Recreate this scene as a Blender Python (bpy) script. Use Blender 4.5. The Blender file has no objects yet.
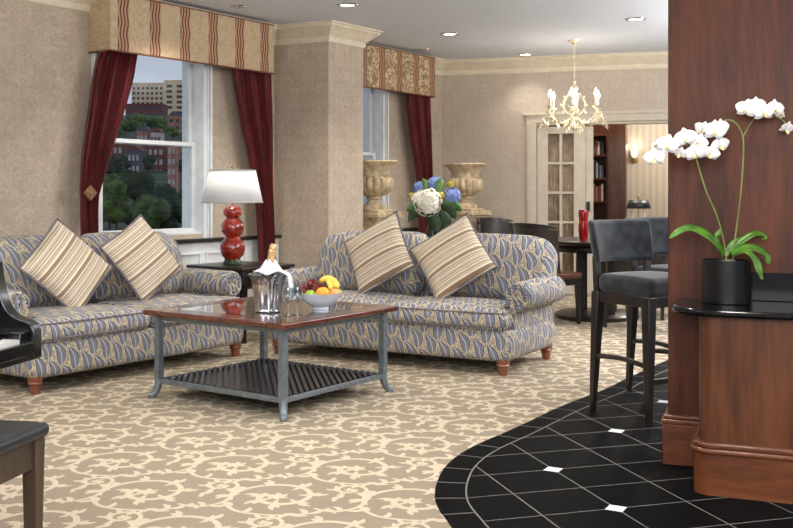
import bpy, bmesh, math, random
from mathutils import Vector, Matrix, noise
random.seed(7)
PI = math.pi
C = bpy.context.scene.collection
S = bpy.context.scene

# ------------------------------------------------------------ camera, world, lights, exposure
FX, HZ, H = 1000.0, 193.0, 1.2          # focal length (px), horizon row, eye height
cam = bpy.data.objects.new('camera', bpy.data.cameras.new('camera'))
C.objects.link(cam)
cam.location = (0, 0, H)
cam.rotation_euler = (PI/2, 0, 0)
cam.data.sensor_width = 36
cam.data.lens = FX/793*36
cam.data.shift_y = -(264-HZ)/793
cam.data.clip_end = 3000
S.camera = cam
S.view_settings.view_transform = 'Standard'
S.view_settings.look = 'None'
S.view_settings.gamma = 1
S.view_settings.use_curve_mapping = False
S.view_settings.exposure = 0.93

W = bpy.data.worlds.new('world'); S.world = W; W.use_nodes = True
wt = W.node_tree; wt.nodes.clear()
wo = wt.nodes.new('ShaderNodeOutputWorld'); wb = wt.nodes.new('ShaderNodeBackground')
tc = wt.nodes.new('ShaderNodeTexCoord'); sx = wt.nodes.new('ShaderNodeSeparateXYZ'); cr = wt.nodes.new('ShaderNodeValToRGB')
wt.links.new(tc.outputs['Generated'], sx.inputs[0]); wt.links.new(sx.outputs['Z'], cr.inputs[0])
wt.links.new(cr.outputs[0], wb.inputs[0]); wt.links.new(wb.outputs[0], wo.inputs[0])
cr.color_ramp.elements[0].position = 0.0; cr.color_ramp.elements[0].color = (0.47, 0.50, 0.58, 1)
cr.color_ramp.elements[1].position = 0.5; cr.color_ramp.elements[1].color = (0.36, 0.42, 0.56, 1)
wb.inputs[1].default_value = 0.62

def area(name, loc, rot, size, energy, col, size_y=None, shape='RECTANGLE', spread=180):
    l = bpy.data.lights.new(name, 'AREA'); l.energy = energy; l.color = col
    l.shape = shape; l.size = size; l.size_y = size_y or size; l.spread = math.radians(spread)
    o = bpy.data.objects.new(name, l); C.objects.link(o); o.location = loc; o.rotation_euler = rot
    return o
WARM = (1.0, 0.93, 0.84)
# unseen area lights added as soft fill, from behind the camera and the right
area('fill_light_behind', (0.6, -1.2, 2.3), (math.radians(68), 0, 0), 5.0, 130, (1, 0.96, 0.91), 2.2)
area('fill_light_right', (3.6, 5.0, 2.7), (0, math.radians(48), 0), 2.0, 95, (1, 0.94, 0.87), 4.0)
CEIL = 2.8
area('ceiling_fill_behind', (0.3, -1.4, 1.9), (PI, 0, 0), 6.0, 320, (1, 0.985, 0.98), 2.4)  # these three face up, added out of view to brighten the ceiling
area('ceiling_fill_right', (4.3, 7.0, 1.9), (PI, 0, 0), 1.5, 260, (1, 0.985, 0.98), 4.5)
area('ceiling_fill_left', (-2.7, 2.6, 1.9), (PI, 0, 0), 1.2, 70, (1, 0.985, 0.98), 2.0)
DOWN = []
for (px, py) in ((347, 5), (449, 34), (525, 54.5), (635, 19)):
    D = (CEIL-H)*FX/(HZ-py); DOWN.append(((px-396)/FX*D, D))
DOWN_HIDDEN = [(-1.0, 5.9), (-2.4, 4.6), (0.5, 5.6), (-0.9, 3.6), (1.0, 3.4), (3.4, 7.2), (2.6, 12.9), (1.2, 8.2), (-1.55, 7.9)]
def downlight_lamp(i, x, y, e=30):
    l = bpy.data.lights.new('downlight_lamp', 'SPOT'); l.energy = e; l.color = WARM; l.spot_size = math.radians(112); l.spot_blend = 0.8
    l.shadow_soft_size = 0.06
    o = bpy.data.objects.new('downlight_lamp', l); C.objects.link(o); o.location = (x, y, CEIL-0.03)
for i, (x, y) in enumerate(DOWN): downlight_lamp(i, x, y, 12 if i == 2 else 42)
for i, (x, y) in enumerate(DOWN_HIDDEN): downlight_lamp(i, x, y, 48)
def point(name, loc, e, col, r=0.05):
    l = bpy.data.lights.new(name, 'POINT'); l.energy = e; l.color = col; l.shadow_soft_size = r
    o = bpy.data.objects.new(name, l); C.objects.link(o); o.location = loc

# ------------------------------------------------------------ node helpers
def lin(c):
    r = []
    for v in c[:3]:
        v /= 255.0
        r.append(v/12.92 if v <= 0.04045 else ((v+0.055)/1.055)**2.4)
    return (r[0], r[1], r[2], 1.0)

class E:
    """a scalar node expression"""
    def __init__(s, t, k): s.t = t; s.k = k
    @staticmethod
    def m(t, op, *a, clamp=False):
        n = t.nodes.new('ShaderNodeMath'); n.operation = op; n.use_clamp = clamp
        for i, v in enumerate(a):
            if isinstance(v, E): t.links.new(v.k, n.inputs[i])
            else: n.inputs[i].default_value = v
        return E(t, n.outputs[0])
    def __add__(s, o): return E.m(s.t, 'ADD', s, o)
    __radd__ = __add__
    def __sub__(s, o): return E.m(s.t, 'SUBTRACT', s, o)
    def __rsub__(s, o): return E.m(s.t, 'SUBTRACT', o, s)
    def __mul__(s, o): return E.m(s.t, 'MULTIPLY', s, o)
    __rmul__ = __mul__
    def __truediv__(s, o): return E.m(s.t, 'DIVIDE', s, o)
    def f(s, op, *a): return E.m(s.t, op, s, *a)
    def sin(s): return s.f('SINE')
    def abs(s): return s.f('ABSOLUTE')
    def fract(s): return s.f('FRACT')
    def floor(s): return s.f('FLOOR')
    def lt(s, o): return s.f('LESS_THAN', o)
    def gt(s, o): return s.f('GREATER_THAN', o)
    def sstep(s, a, b):
        n = s.t.nodes.new('ShaderNodeMapRange'); n.interpolation_type = 'SMOOTHSTEP'
        s.t.links.new(s.k, n.inputs[0]); n.inputs[1].default_value = a; n.inputs[2].default_value = b
        return E(s.t, n.outputs[0])

def new_mat(name, rough=0.6, metal=0.0, spec=0.5):
    m = bpy.data.materials.new(name); m.use_nodes = True
    t = m.node_tree; b = t.nodes['Principled BSDF']
    b.inputs['Roughness'].default_value = rough; b.inputs['Metallic'].default_value = metal
    b.inputs['Specular IOR Level'].default_value = spec
    return m, t, b
def setc(t, sock, c):
    if isinstance(c, (tuple, list)): sock.default_value = lin(c) if max(c) > 1 else tuple(c[:3])+(1,)
    else: t.links.new(c, sock)
def mixc(t, fac, a, b):
    n = t.nodes.new('ShaderNodeMix'); n.data_type = 'RGBA'
    if isinstance(fac, E): t.links.new(fac.k, n.inputs[0])
    else: n.inputs[0].default_value = fac
    setc(t, n.inputs[6], a); setc(t, n.inputs[7], b)
    return n.outputs[2]
def uvxy(t, kind='UV'):
    n = t.nodes.new('ShaderNodeTexCoord'); s = t.nodes.new('ShaderNodeSeparateXYZ')
    t.links.new(n.outputs[kind], s.inputs[0])
    return E(t, s.outputs[0]), E(t, s.outputs[1]), E(t, s.outputs[2])
def comb(t, x, y, z=0.0):
    n = t.nodes.new('ShaderNodeCombineXYZ')
    for i, v in enumerate((x, y, z)):
        if isinstance(v, E): t.links.new(v.k, n.inputs[i])
        else: n.inputs[i].default_value = v
    return n.outputs[0]
def nz(t, vec, scale, detail=3, rough=0.5, dist=0.0):
    n = t.nodes.new('ShaderNodeTexNoise'); t.links.new(vec, n.inputs['Vector'])
    n.inputs['Scale'].default_value = scale; n.inputs['Detail'].default_value = detail
    n.inputs['Roughness'].default_value = rough; n.inputs['Distortion'].default_value = dist
    return E(t, n.outputs[0])
def bump(t, b, h, strength=0.3, dist=0.01):
    n = t.nodes.new('ShaderNodeBump'); n.inputs['Strength'].default_value = strength; n.inputs['Distance'].default_value = dist
    t.links.new(h.k, n.inputs['Height']); t.links.new(n.outputs[0], b.inputs['Normal'])
def plain(name, c, rough=0.6, metal=0.0, var=0.12, scale=12, spec=0.5, bmp=0.0, coat=0.0, sheen=0.0):
    m, t, b = new_mat(name, rough, metal, spec)
    x, y, z = uvxy(t, 'Object'); n = nz(t, comb(t, x, y, z), scale, 4)
    l = [max(0, v*(1-var)) for v in c]; h = [min(255, v*(1+var)) for v in c]
    t.links.new(mixc(t, n.sstep(0.25, 0.75), l, h), b.inputs['Base Color'])
    if bmp: bump(t, b, n, bmp, 0.005)
    b.inputs['Coat Weight'].default_value = coat; b.inputs['Coat Roughness'].default_value = 0.08
    b.inputs['Sheen Weight'].default_value = sheen
    return m
def emit(name, c, strength):
    m, t, b = new_mat(name); b.inputs['Base Color'].default_value = lin(c)
    b.inputs['Emission Color'].default_value = lin(c); b.inputs['Emission Strength'].default_value = strength
    return m

# ---- fabrics and papers
def mat_wallpaper(name, base, hi, amt=1.0):
    m, t, b = new_mat(name, 0.75, spec=0.25)
    x, y, z = uvxy(t); wv = nz(t, comb(t, x, y), 14, 2)
    u = x/0.34+wv*0.3; v = y/0.5+wv*0.25
    a = (u*(2*PI)).sin()*(v*(2*PI)).sin()
    c2 = ((u*2+v*2)*(2*PI)).sin()*((u*2-v*2)*(2*PI)).sin()
    leaf = nz(t, comb(t, x, y), 38, 3, 0.6, 1.2)
    p = (a*0.32+c2*0.3+leaf*3.2-1.6).sstep(-0.35, 0.45)
    big = nz(t, comb(t, x, y), 2.2, 2)
    cu_ = 1-(nz(t, comb(t, x, y), 15, 1, 0.5, 1.6)-0.5).abs().sstep(0.012, 0.05)
    t.links.new(mixc(t, (p*0.34+cu_*0.42)*amt+big*0.1, base, hi), b.inputs['Base Color'])
    b.inputs['Roughness'].default_value = 0.6
    return m
M_PAPER = mat_wallpaper('damask_wallpaper', (172, 156, 138), (206, 193, 174), 0.8)
M_PAPER2 = mat_wallpaper('damask_wallpaper_light', (180, 166, 149), (212, 200, 184), 0.6)

def mat_paisley():
    m, t, b = new_mat('paisley_upholstery', 0.85, spec=0.2)
    x, y, z = uvxy(t)
    ca, sa = math.cos(-0.42), math.sin(-0.42)
    U = x*ca-y*sa; Vv = x*sa+y*ca
    wob = nz(t, comb(t, x, y), 11, 2)-0.5
    def layer(su, sv, ou, ov, a, bend):
        u = U/su+ou; v = Vv/sv+ov
        row = u.floor(); v = v+(row*0.5).fract()+wob*0.12
        lx = u.fract()-0.5; ly = v.fract()-0.5
        lx = lx+ly*ly*bend-0.05+wob*0.30
        s = ly*2.15
        w = (1-s*s).f('MAXIMUM', 0.0).f('SQRT')*(0.62-ly*0.55)*a
        d = w-lx.abs()
        vein = ((ly*1.0+lx.abs()*0.9)*58).sin()
        return d, vein, lx
    d1, v1, x1 = layer(0.082, 0.152, 0.0, 0.0, 0.64, 1.1)
    bn = nz(t, comb(t, x, y), 22, 3, 0.5, 1.8)
    vines = (bn-0.5).abs().sstep(0.02, 0.05)
    ground = mixc(t, vines, (204, 189, 156), (152, 140, 121))
    fine = nz(t, comb(t, x, y), 60, 2)
    ground = mixc(t, fine.sstep(0.5, 0.62)*0.45, ground, (120, 120, 132))
    inner = mixc(t, v1.sstep(-0.3, 0.3), (70, 76, 100), (146, 149, 160))
    inner = mixc(t, x1.abs().lt(0.03), inner, (205, 198, 180))
    c = mixc(t, d1.sstep(-0.075, -0.035), ground, (196, 187, 166))
    c = mixc(t, d1.sstep(-0.02, 0.01), c, (54, 56, 78))
    c = mixc(t, d1.sstep(0.045, 0.075), c, inner)
    t.links.new(c, b.inputs['Base Color'])
    bump(t, b, fine, 0.15, 0.002)
    return m
M_PAIS = mat_paisley()

def mat_stripes():
    m, t, b = new_mat('striped_silk', 0.5, spec=0.35)
    x, y, z = uvxy(t)
    n = t.nodes.new('ShaderNodeValToRGB'); cr = n.color_ramp; cr.interpolation = 'CONSTANT'
    cols = [(0, (189, 174, 150)), (.10, (96, 79, 72)), (.125, (195, 180, 158)), (.22, (119, 91, 68)), (.25, (210, 199, 178)), (.33, (89, 83, 89)),
            (.355, (186, 167, 141)), (.47, (217, 208, 189)), (.56, (96, 74, 61)), (.585, (139, 113, 89)), (.68, (96, 89, 93)), (.70, (200, 187, 165)),
            (.80, (124, 98, 76)), (.83, (191, 176, 154)), (.92, (87, 81, 89)), (.945, (213, 202, 182))]
    while len(cr.elements) > 1: cr.elements.remove(cr.elements[-1])
    cr.elements[0].position = 0; cr.elements[0].color = lin(cols[0][1])
    for p, c in cols[1:]:
        e = cr.elements.new(p); e.color = lin(c)
    f = (x/0.155).fract(); t.links.new(f.k, n.inputs[0])
    fn = nz(t, comb(t, x*30, y*3), 6, 2)
    t.links.new(mixc(t, fn*0.12, n.outputs[0], (150, 130, 105)), b.inputs['Base Color'])
    bump(t, b, nz(t, comb(t, x, y), 14, 2), 0.5, 0.012)
    return m
M_STRIPE = mat_stripes()

def mat_valance(name, stripe_w, ground, fig, mul=1.0, ph=0.0, fsc=14):
    m, t, b = new_mat(name, 0.65, spec=0.3)
    x, y, z = uvxy(t)
    f = ((x-ph)/stripe_w+0.5).fract()-0.5
    wv = (y*34).sin()*0.022
    d = (f.abs()+0)
    band = d.lt(0.17)
    line = ((f+wv)*64).sin().gt(0.1)
    n1 = nz(t, comb(t, x, y), fsc, 2, 0.5, 2.2)
    fo = (n1-0.5).abs().sstep(0.03, 0.07)
    g = mixc(t, fo*mul, fig, ground)
    bc = mixc(t, line, (178, 142, 110), (104, 54, 46))
    t.links.new(mixc(t, band, g, bc), b.inputs['Base Color'])
    return m
M_VAL = mat_valance('valance_fabric', 0.325, (192, 170, 140), (176, 153, 122), 0.9, 0.121)
M_VAL2 = mat_valance('valance_fabric_figured', 0.325, (142, 118, 90), (204, 184, 146), 1.0, 0.015, 8)

def mat_wood(name, c1, c2, rough=0.3, sx=1.0, sy=1.0, sz=0.06, scale=18, coat=0.3, spec=0.5):
    m, t, b = new_mat(name, rough, spec=spec)
    x, y, z = uvxy(t, 'Object')
    v = comb(t, x*sx, y*sy, z*sz)
    n = nz(t, v, scale, 5, 0.6, 0.4); n2 = nz(t, v, scale*5, 3)
    t.links.new(mixc(t, (n*0.75+n2*0.35).sstep(0.32, 0.75), c1, c2), b.inputs['Base Color'])
    b.inputs['Coat Weight'].default_value = coat; b.inputs['Coat Roughness'].default_value = 0.15
    return m
M_MAHO = mat_wood('mahogany_veneer', (48, 20, 8), (90, 44, 22), 0.45, coat=0.0, scale=11, sz=0.12, spec=0.25)
M_MAHO2 = mat_wood('mahogany_bar', (58, 30, 15), (98, 56, 32), 0.35, coat=0.1, scale=9, sz=0.12, spec=0.3)
M_MAHO_BASE = mat_wood('mahogany_plinth', (72, 35, 16), (114, 63, 34), 0.3, sx=0.2, sy=1, sz=1, coat=0.35, scale=10)
M_DARKWOOD = mat_wood('espresso_wood', (20, 15, 12), (36, 28, 23), 0.35, coat=0.2)
M_WALNUT = mat_wood('walnut_tabletop', (62, 32, 22), (98, 54, 38), 0.18, sx=0.3, sy=1, sz=1, coat=0.5)
M_BENCHWOOD = mat_wood('bench_brown_wood', (42, 31, 21), (64, 48, 33), 0.45)
M_ORANGEWOOD = mat_wood('turned_foot_wood', (104, 56, 36), (140, 80, 54), 0.35)
M_TRIM = plain('cream_trim_paint', (212, 201, 178), 0.5, var=0.03)
M_WHITE = plain('white_window_paint', (214, 217, 218), 0.4, var=0.03)
M_DOORW = plain('cream_door_paint', (198, 187, 168), 0.45, var=0.03)
M_CEIL = plain('ceiling_paint', (206, 210, 217), 0.8, var=0.01)
M_BLACK = plain('black_lacquer', (14, 14, 15), 0.15, var=0.1, coat=0.4)
M_BLACKMAT = plain('black_leather', (34, 36, 38), 0.42, var=0.15, scale=60, bmp=0.2)
M_GRANITE = plain('black_granite', (12, 12, 13), 0.14, var=0.5, scale=90, spec=0.3)
M_POT = plain('black_satin_pot', (34, 34, 36), 0.28, metal=0.6, var=0.1)
M_METAL = plain('pewter_metal', (112, 120, 125), 0.38, metal=0.5, var=0.1, scale=30)
M_VELVET = plain('grey_velvet', (32, 36, 41), 0.8, var=0.6, scale=11, sheen=0.25, spec=0.2)
M_PATLEATHER = plain('dark_patterned_back', (40, 33, 30), 0.35, var=0.4, scale=60, bmp=0.6)
M_CHAIRBLUE = plain('slate_blue_fabric', (66, 72, 84), 0.8, var=0.2, scale=30)
M_CHAIRBROWN = plain('brown_leather_seat', (84, 50, 36), 0.35, var=0.1)
M_PIPE = plain('dark_piping_cord', (100, 95, 98), 0.8, var=0.3, scale=120)
M_STONE = plain('carved_sandstone', (182, 163, 132), 0.8, var=0.16, scale=16, bmp=0.35)
M_CERAM = plain('vermilion_glaze', (132, 36, 20), 0.12, var=0.3, scale=24, coat=0.6)
M_GREENGLAZE = plain('dark_green_glaze', (44, 62, 40), 0.2, var=0.3, scale=30)
M_REDV = plain('red_vase_glaze', (128, 14, 12), 0.15, var=0.12)
M_SILVER = plain('polished_silver', (196, 198, 202), 0.12, metal=1.0, var=0.06)
M_GOLDFOIL = plain('gold_foil', (214, 176, 128), 0.35, metal=0.4, var=0.15, scale=60)
M_BOTTLE = plain('dark_green_bottle', (24, 40, 26), 0.08, var=0.1)
M_LINEN = plain('white_linen', (226, 228, 232), 0.8, var=0.04, bmp=0.2)
M_CHINA = plain('white_china', (208, 216, 226), 0.15, var=0.02)
M_GILT = plain('antique_gilt', (232, 214, 184), 0.35, metal=0.5, var=0.15, scale=50)
M_CANDLE = plain('cream_candle_sleeve', (238, 226, 204), 0.6, var=0.02)
M_LEAF = plain('orchid_leaf', (70, 112, 34), 0.35, var=0.25, scale=14)
M_LEAFD = plain('dark_foliage', (36, 56, 28), 0.45, var=0.4, scale=30)
M_STEM = plain('orchid_stem', (112, 122, 66), 0.5, var=0.15)
M_PETAL = plain('white_petal', (236, 236, 238), 0.55, var=0.02)
M_LIP = plain('yellow_orchid_lip', (212, 192, 132), 0.5, var=0.3, scale=60)
M_BARK = plain('orchid_bark', (150, 140, 104), 0.9, var=0.4, scale=60, bmp=0.5)
M_HWHITE = plain('ivory_hydrangea', (232, 228, 212), 0.6, var=0.06, scale=60)
M_HBLUE = plain('blue_hydrangea', (120, 140, 196), 0.6, var=0.2, scale=60)
M_HYEL = plain('yellow_green_berries', (176, 160, 62), 0.6, var=0.3, scale=60)
M_BULB = emit('glowing_bulb', (255, 236, 210), 13.0)
M_DISC = emit('downlight_lens', (255, 246, 232), 3.0)
M_SCONCE = emit('sconce_glass', (255, 232, 200), 0.55)
M_BRASS = plain('brass', (150, 120, 70), 0.3, metal=0.8)

def mat_velour_red():
    m, t, b = new_mat('burgundy_velvet', 0.6, spec=0.3)
    x, y, z = uvxy(t, 'Object'); n = nz(t, comb(t, x*3, y*3, z*0.25), 14, 3)
    t.links.new(mixc(t, n.sstep(0.3, 0.7), (66, 7, 10), (106, 15, 19)), b.inputs['Base Color'])
    b.inputs['Sheen Weight'].default_value = 0.3
    return m
M_RED = mat_velour_red()

def mat_glass(name, c=(255, 255, 255), amt=0.5):
    m = bpy.data.materials.new(name); m.use_nodes = True; t = m.node_tree; t.nodes.clear()
    o = t.nodes.new('ShaderNodeOutputMaterial'); g = t.nodes.new('ShaderNodeBsdfGlossy'); tr = t.nodes.new('ShaderNodeBsdfTransparent')
    g.inputs['Roughness'].default_value = 0.02; tr.inputs[0].default_value = lin(c)
    lw = t.nodes.new('ShaderNodeLayerWeight'); lw.inputs[0].default_value = 0.5
    f = t.nodes.new('ShaderNodeMath'); f.operation = 'POWER'; t.links.new(lw.outputs['Facing'], f.inputs[0]); f.inputs[1].default_value = 4.0
    g2 = t.nodes.new('ShaderNodeMath'); g2.operation = 'MULTIPLY_ADD'; t.links.new(f.outputs[0], g2.inputs[0]); g2.inputs[1].default_value = amt; g2.inputs[2].default_value = amt*0.08; f = g2
    mx = t.nodes.new('ShaderNodeMixShader')
    t.links.new(f.outputs[0], mx.inputs[0]); t.links.new(tr.outputs[0], mx.inputs[1]); t.links.new(g.outputs[0], mx.inputs[2]); t.links.new(mx.outputs[0], o.inputs[0])
    return m
M_PANE = mat_glass('window_glass', (248, 250, 250), 0.12)
M_CLEAR = mat_glass('crystal_glass', (238, 242, 244), 1.6)

def mat_table_glass():
    m, t, b = new_mat('smoked_glass_inset', 0.03, spec=0.8)
    b.inputs['Base Color'].default_value = lin((62, 54, 46))
    b.inputs['Coat Weight'].default_value = 1.0; b.inputs['Coat Roughness'].default_value = 0.01; b.inputs['Coat IOR'].default_value = 2.0
    return m
M_TGLASS = mat_table_glass()

def mat_shade():
    m = bpy.data.materials.new('white_lamp_shade'); m.use_nodes = True; t = m.node_tree; t.nodes.clear()
    o = t.nodes.new('ShaderNodeOutputMaterial'); d = t.nodes.new('ShaderNodeBsdfDiffuse'); tr = t.nodes.new('ShaderNodeBsdfTranslucent')
    d.inputs[0].default_value = lin((236, 238, 240)); tr.inputs[0].default_value = lin((236, 236, 234))
    mx = t.nodes.new('ShaderNodeMixShader'); mx.inputs[0].default_value = 0.45
    t.links.new(d.outputs[0], mx.inputs[1]); t.links.new(tr.outputs[0], mx.inputs[2]); t.links.new(mx.outputs[0], o.inputs[0])
    return m
M_SHADE = mat_shade()

# ------------------------------------------------------------ mesh builder
class MB:
    def __init__(s): s.v = []; s.f = []; s.mi = []; s.M = Matrix.Identity(4); s.mat = 0; s.uv = {}
    def add(s, vs, fs):
        o = len(s.v)
        s.v += [s.M @ Vector(p) for p in vs]
        for f in fs: s.f.append(tuple(i+o for i in f)); s.mi.append(s.mat)
        return o
    def box(s, x0, x1, y0, y1, z0, z1, rot=None, about=None):
        vs = [(x, y, z) for x in (x0, x1) for y in (y0, y1) for z in (z0, z1)]
        s.add(vs, [(0, 1, 3, 2), (4, 6, 7, 5), (0, 4, 5, 1), (2, 3, 7, 6), (0, 2, 6, 4), (1, 5, 7, 3)])
    def bar(s, a, b, w, d, w2=None, d2=None, up=(0, 0, 1)):
        """tapered box from a to b"""
        a = Vector(a); b = Vector(b); z = (b-a).normalized(); u = Vector(up)
        if abs(z.dot(u)) > 0.95: u = Vector((0, 1, 0))
        x = u.cross(z).normalized(); y = z.cross(x)
        w2 = w if w2 is None else w2; d2 = d if d2 is None else d2
        vs = []
        for p, ww, dd in ((a, w, d), (b, w2, d2)):
            for sx_, sy_ in ((-1, -1), (1, -1), (1, 1), (-1, 1)): vs.append(p+x*sx_*ww/2+y*sy_*dd/2)
        s.add(vs, [(3, 2, 1, 0), (4, 5, 6, 7), (0, 1, 5, 4), (1, 2, 6, 5), (2, 3, 7, 6), (3, 0, 4, 7)])
    def tube(s, pts, r, n=10, cap=True, flat=1.0):
        pts = [Vector(p) for p in pts]; k = len(pts)
        rs = r if isinstance(r, (list, tuple)) else [r]*k
        vs = []; up = Vector((0, 0, 1)); px_ = None
        for i, p in enumerate(pts):
            t = (pts[min(i+1, k-1)]-pts[max(i-1, 0)]).normalized()
            if px_ is None:
                u = up if abs(t.dot(up)) < 0.95 else Vector((0, 1, 0))
                x = u.cross(t).normalized()
            else: x = (px_-t*px_.dot(t)).normalized()
            px_ = x; y = t.cross(x)
            for j in range(n):
                a = 2*PI*j/n; vs.append(p+x*math.cos(a)*rs[i]+y*math.sin(a)*rs[i]*flat)
        fs = [(i*n+j, i*n+(j+1) % n, (i+1)*n+(j+1) % n, (i+1)*n+j) for i in range(k-1) for j in range(n)]
        if cap: fs += [tuple(range(n-1, -1, -1)), tuple((k-1)*n+j for j in range(n))]
        s.add(vs, fs)
    def lathe(s, prof, n=32, c=(0, 0, 0), mod=None, cap=True, sx=1, sy=1):
        vs = []
        for i, (r, z) in enumerate(prof):
            for j in range(n):
                a = 2*PI*j/n; rr = r*(mod(a, i) if mod else 1)
                vs.append((c[0]+rr*math.cos(a)*sx, c[1]+rr*math.sin(a)*sy, c[2]+z))
        k = len(prof)
        fs = [(i*n+j, i*n+(j+1) % n, (i+1)*n+(j+1) % n, (i+1)*n+j) for i in range(k-1) for j in range(n)]
        if cap:
            if prof[0][0] > 1e-4: fs.append(tuple(range(n-1, -1, -1)))
            if prof[-1][0] > 1e-4: fs.append(tuple((k-1)*n+j for j in range(n)))
        s.add(vs, fs)
    def prism(s, pts, z0, z1, plane='xy'):
        n = len(pts)
        def q(p, z): return (p[0], p[1], z) if plane == 'xy' else ((z, p[0], p[1]) if plane == 'yz' else (p[0], z, p[1]))
        vs = [q(p, z0) for p in pts]+[q(p, z1) for p in pts]
        s.add(vs, [tuple(range(n-1, -1, -1)), tuple(range(n, 2*n))]+[(i, (i+1) % n, n+(i+1) % n, n+i) for i in range(n)])
    def ell(s, c, r, nu=16, nv=10, fn=None):
        if not isinstance(r, (tuple, list)): r = (r, r, r)
        prof = []
        vs = []
        for i in range(nv+1):
            th = PI*i/nv
            for j in range(nu):
                a = 2*PI*j/nu; d = Vector((math.sin(th)*math.cos(a), math.sin(th)*math.sin(a), -math.cos(th)))
                k = fn(d) if fn else 1
                vs.append((c[0]+d.x*r[0]*k, c[1]+d.y*r[1]*k, c[2]+d.z*r[2]*k))
        s.add(vs, [(i*nu+j, i*nu+(j+1) % nu, (i+1)*nu+(j+1) % nu, (i+1)*nu+j) for i in range(nv) for j in range(nu)])
    def rbox(s, x0, x1, y0, y1, z0, z1, r=0.04, n=8, puff=(0, 0, 0), fn=None):
        """rounded, puffed box; n subdivisions a side"""
        c = Vector(((x0+x1)/2, (y0+y1)/2, (z0+z1)/2)); h = Vector(((x1-x0)/2, (y1-y0)/2, (z1-z0)/2))
        r = min(r, h.x, h.y, h.z); key = {}; vs = []; fs = []
        def pos(a):   # a in -1..1 cube
            p = Vector([a[i]*h[i] for i in range(3)])
            # spend subdivisions on corners
            q = Vector([max(-(h[i]-r), min(h[i]-r, p[i])) for i in range(3)])
            d = p-q
            if d.length > 1e-9:
                m = max(abs(d.x), abs(d.y), abs(d.z)); d = d.normalized()*m
            p = q+d
            for i in range(3):
                j, k = (i+1) % 3, (i+2) % 3
                if puff[i]: p[i] += a[i]*puff[i]*(1-a[j]**2)*(1-a[k]**2)
            p += c
            return fn(p) if fn else p
        def vid(a):
            k = tuple(round(x, 5) for x in a)
            if k not in key: key[k] = len(vs); vs.append(pos(a))
            return key[k]
        def grid(i):  # nonuniform ticks
            e = min(1, r/h[i]); inner = 1-e
            t = [-1+e*k/4 for k in range(4)]
            m = max(1, n)
            t += [-inner+2*inner*k/m for k in range(m+1)] if inner > 1e-6 else [0]
            t += [1-e*k/4 for k in range(3, -1, -1)]
            return t
        G = [grid(i) for i in range(3)]
        for ax in range(3):
            j, k = (ax+1) % 3, (ax+2) % 3
            for sg in (-1, 1):
                for a in range(len(G[j])-1):
                    for b in range(len(G[k])-1):
                        quad = []
                        for (p, q) in ((a, b), (a+1, b), (a+1, b+1), (a, b+1)):
                            t = [0, 0, 0]; t[ax] = sg; t[j] = G[j][p]; t[k] = G[k][q]; quad.append(vid(t))
                        if sg < 0: quad.reverse()
                        if len(set(quad)) == 4: fs.append(tuple(quad))
        s.add(vs, fs)
    def build(s, name, mats, parent=None, smooth=True, bevel=0.0, uvs=1.0, angle=40, solid=0.0, uvfn=None):
        me = bpy.data.meshes.new(name); me.from_pydata([tuple(v) for v in s.v], [], s.f); 
        if not isinstance(mats, (list, tuple)): mats = [mats]
        for m in mats: me.materials.append(m)
        me.polygons.foreach_set('material_index', s.mi)
        uv = me.uv_layers.new(name='UVMap'); data = []
        me.update()
        for p in me.polygons:
            n = p.normal; ax = max(range(3), key=lambda i: abs(n[i]))
            for li in p.loop_indices:
                co = me.vertices[me.loops[li].vertex_index].co
                if uvfn: a = uvfn(co, n)
                elif ax == 2: a = (co.x, co.y)
                elif ax == 1: a = (co.x, co.z)
                else: a = (co.y+0.37, co.z)
                data += [a[0]*uvs, a[1]*uvs]
        uv.data.foreach_set('uv', data)
        if smooth:
            me.polygons.foreach_set('use_smooth', [True]*len(me.polygons))
            me.set_sharp_from_angle(angle=math.radians(angle))
        o = bpy.data.objects.new(name, me); C.objects.link(o)
        if parent: o.parent = parent
        if solid:
            md = o.modifiers.new('solid', 'SOLIDIFY'); md.thickness = solid
        if bevel:
            md = o.modifiers.new('bevel', 'BEVEL'); md.width = bevel; md.segments = 2; md.limit_method = 'ANGLE'; md.angle_limit = math.radians(40)
        return o
def thing(name, label, cat, loc=(0, 0, 0), rz=0, group=None):
    o = bpy.data.objects.new(name, None); C.objects.link(o); o.empty_display_size = 0.1
    o.location = loc; o.rotation_euler = (0, 0, rz); return tag(o, label, cat, group)
def tag(o, label, cat, group=None, kind=None):
    o['label'] = label; o['category'] = cat
    if group: o['group'] = group
    if kind: o['kind'] = kind
    return o
def struct(o, label=None):
    o['kind'] = 'structure'
    if label: o['label'] = label
    return o
def place(o, loc, rz=0): o.location = loc; o.rotation_euler = (0, 0, rz); return o
def copy_tree(o, parent=None):
    c = o.copy(); C.objects.link(c)
    if parent: c.parent = parent
    for ch in list(o.children): copy_tree(ch, c)
    return c
def P(px, py, D): return Vector(((px-396)/FX*D, D, H-(py-HZ)/FX*D))
def floorP(px, py): D = H*FX/(py-HZ); return Vector(((px-396)/FX*D, D, 0))
def spline(pts, n=8):
    pts = [Vector(p) for p in pts]; out = []
    for i in range(len(pts)-1):
        p0 = pts[max(i-1, 0)]; p1 = pts[i]; p2 = pts[i+1]; p3 = pts[min(i+2, len(pts)-1)]
        for k in range(n):
            t = k/n
            out.append(0.5*((2*p1)+(p2-p0)*t+(2*p0-5*p1+4*p2-p3)*t*t+(3*p1-p0-3*p2+p3)*t**3))
    out.append(pts[-1]); return out

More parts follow.
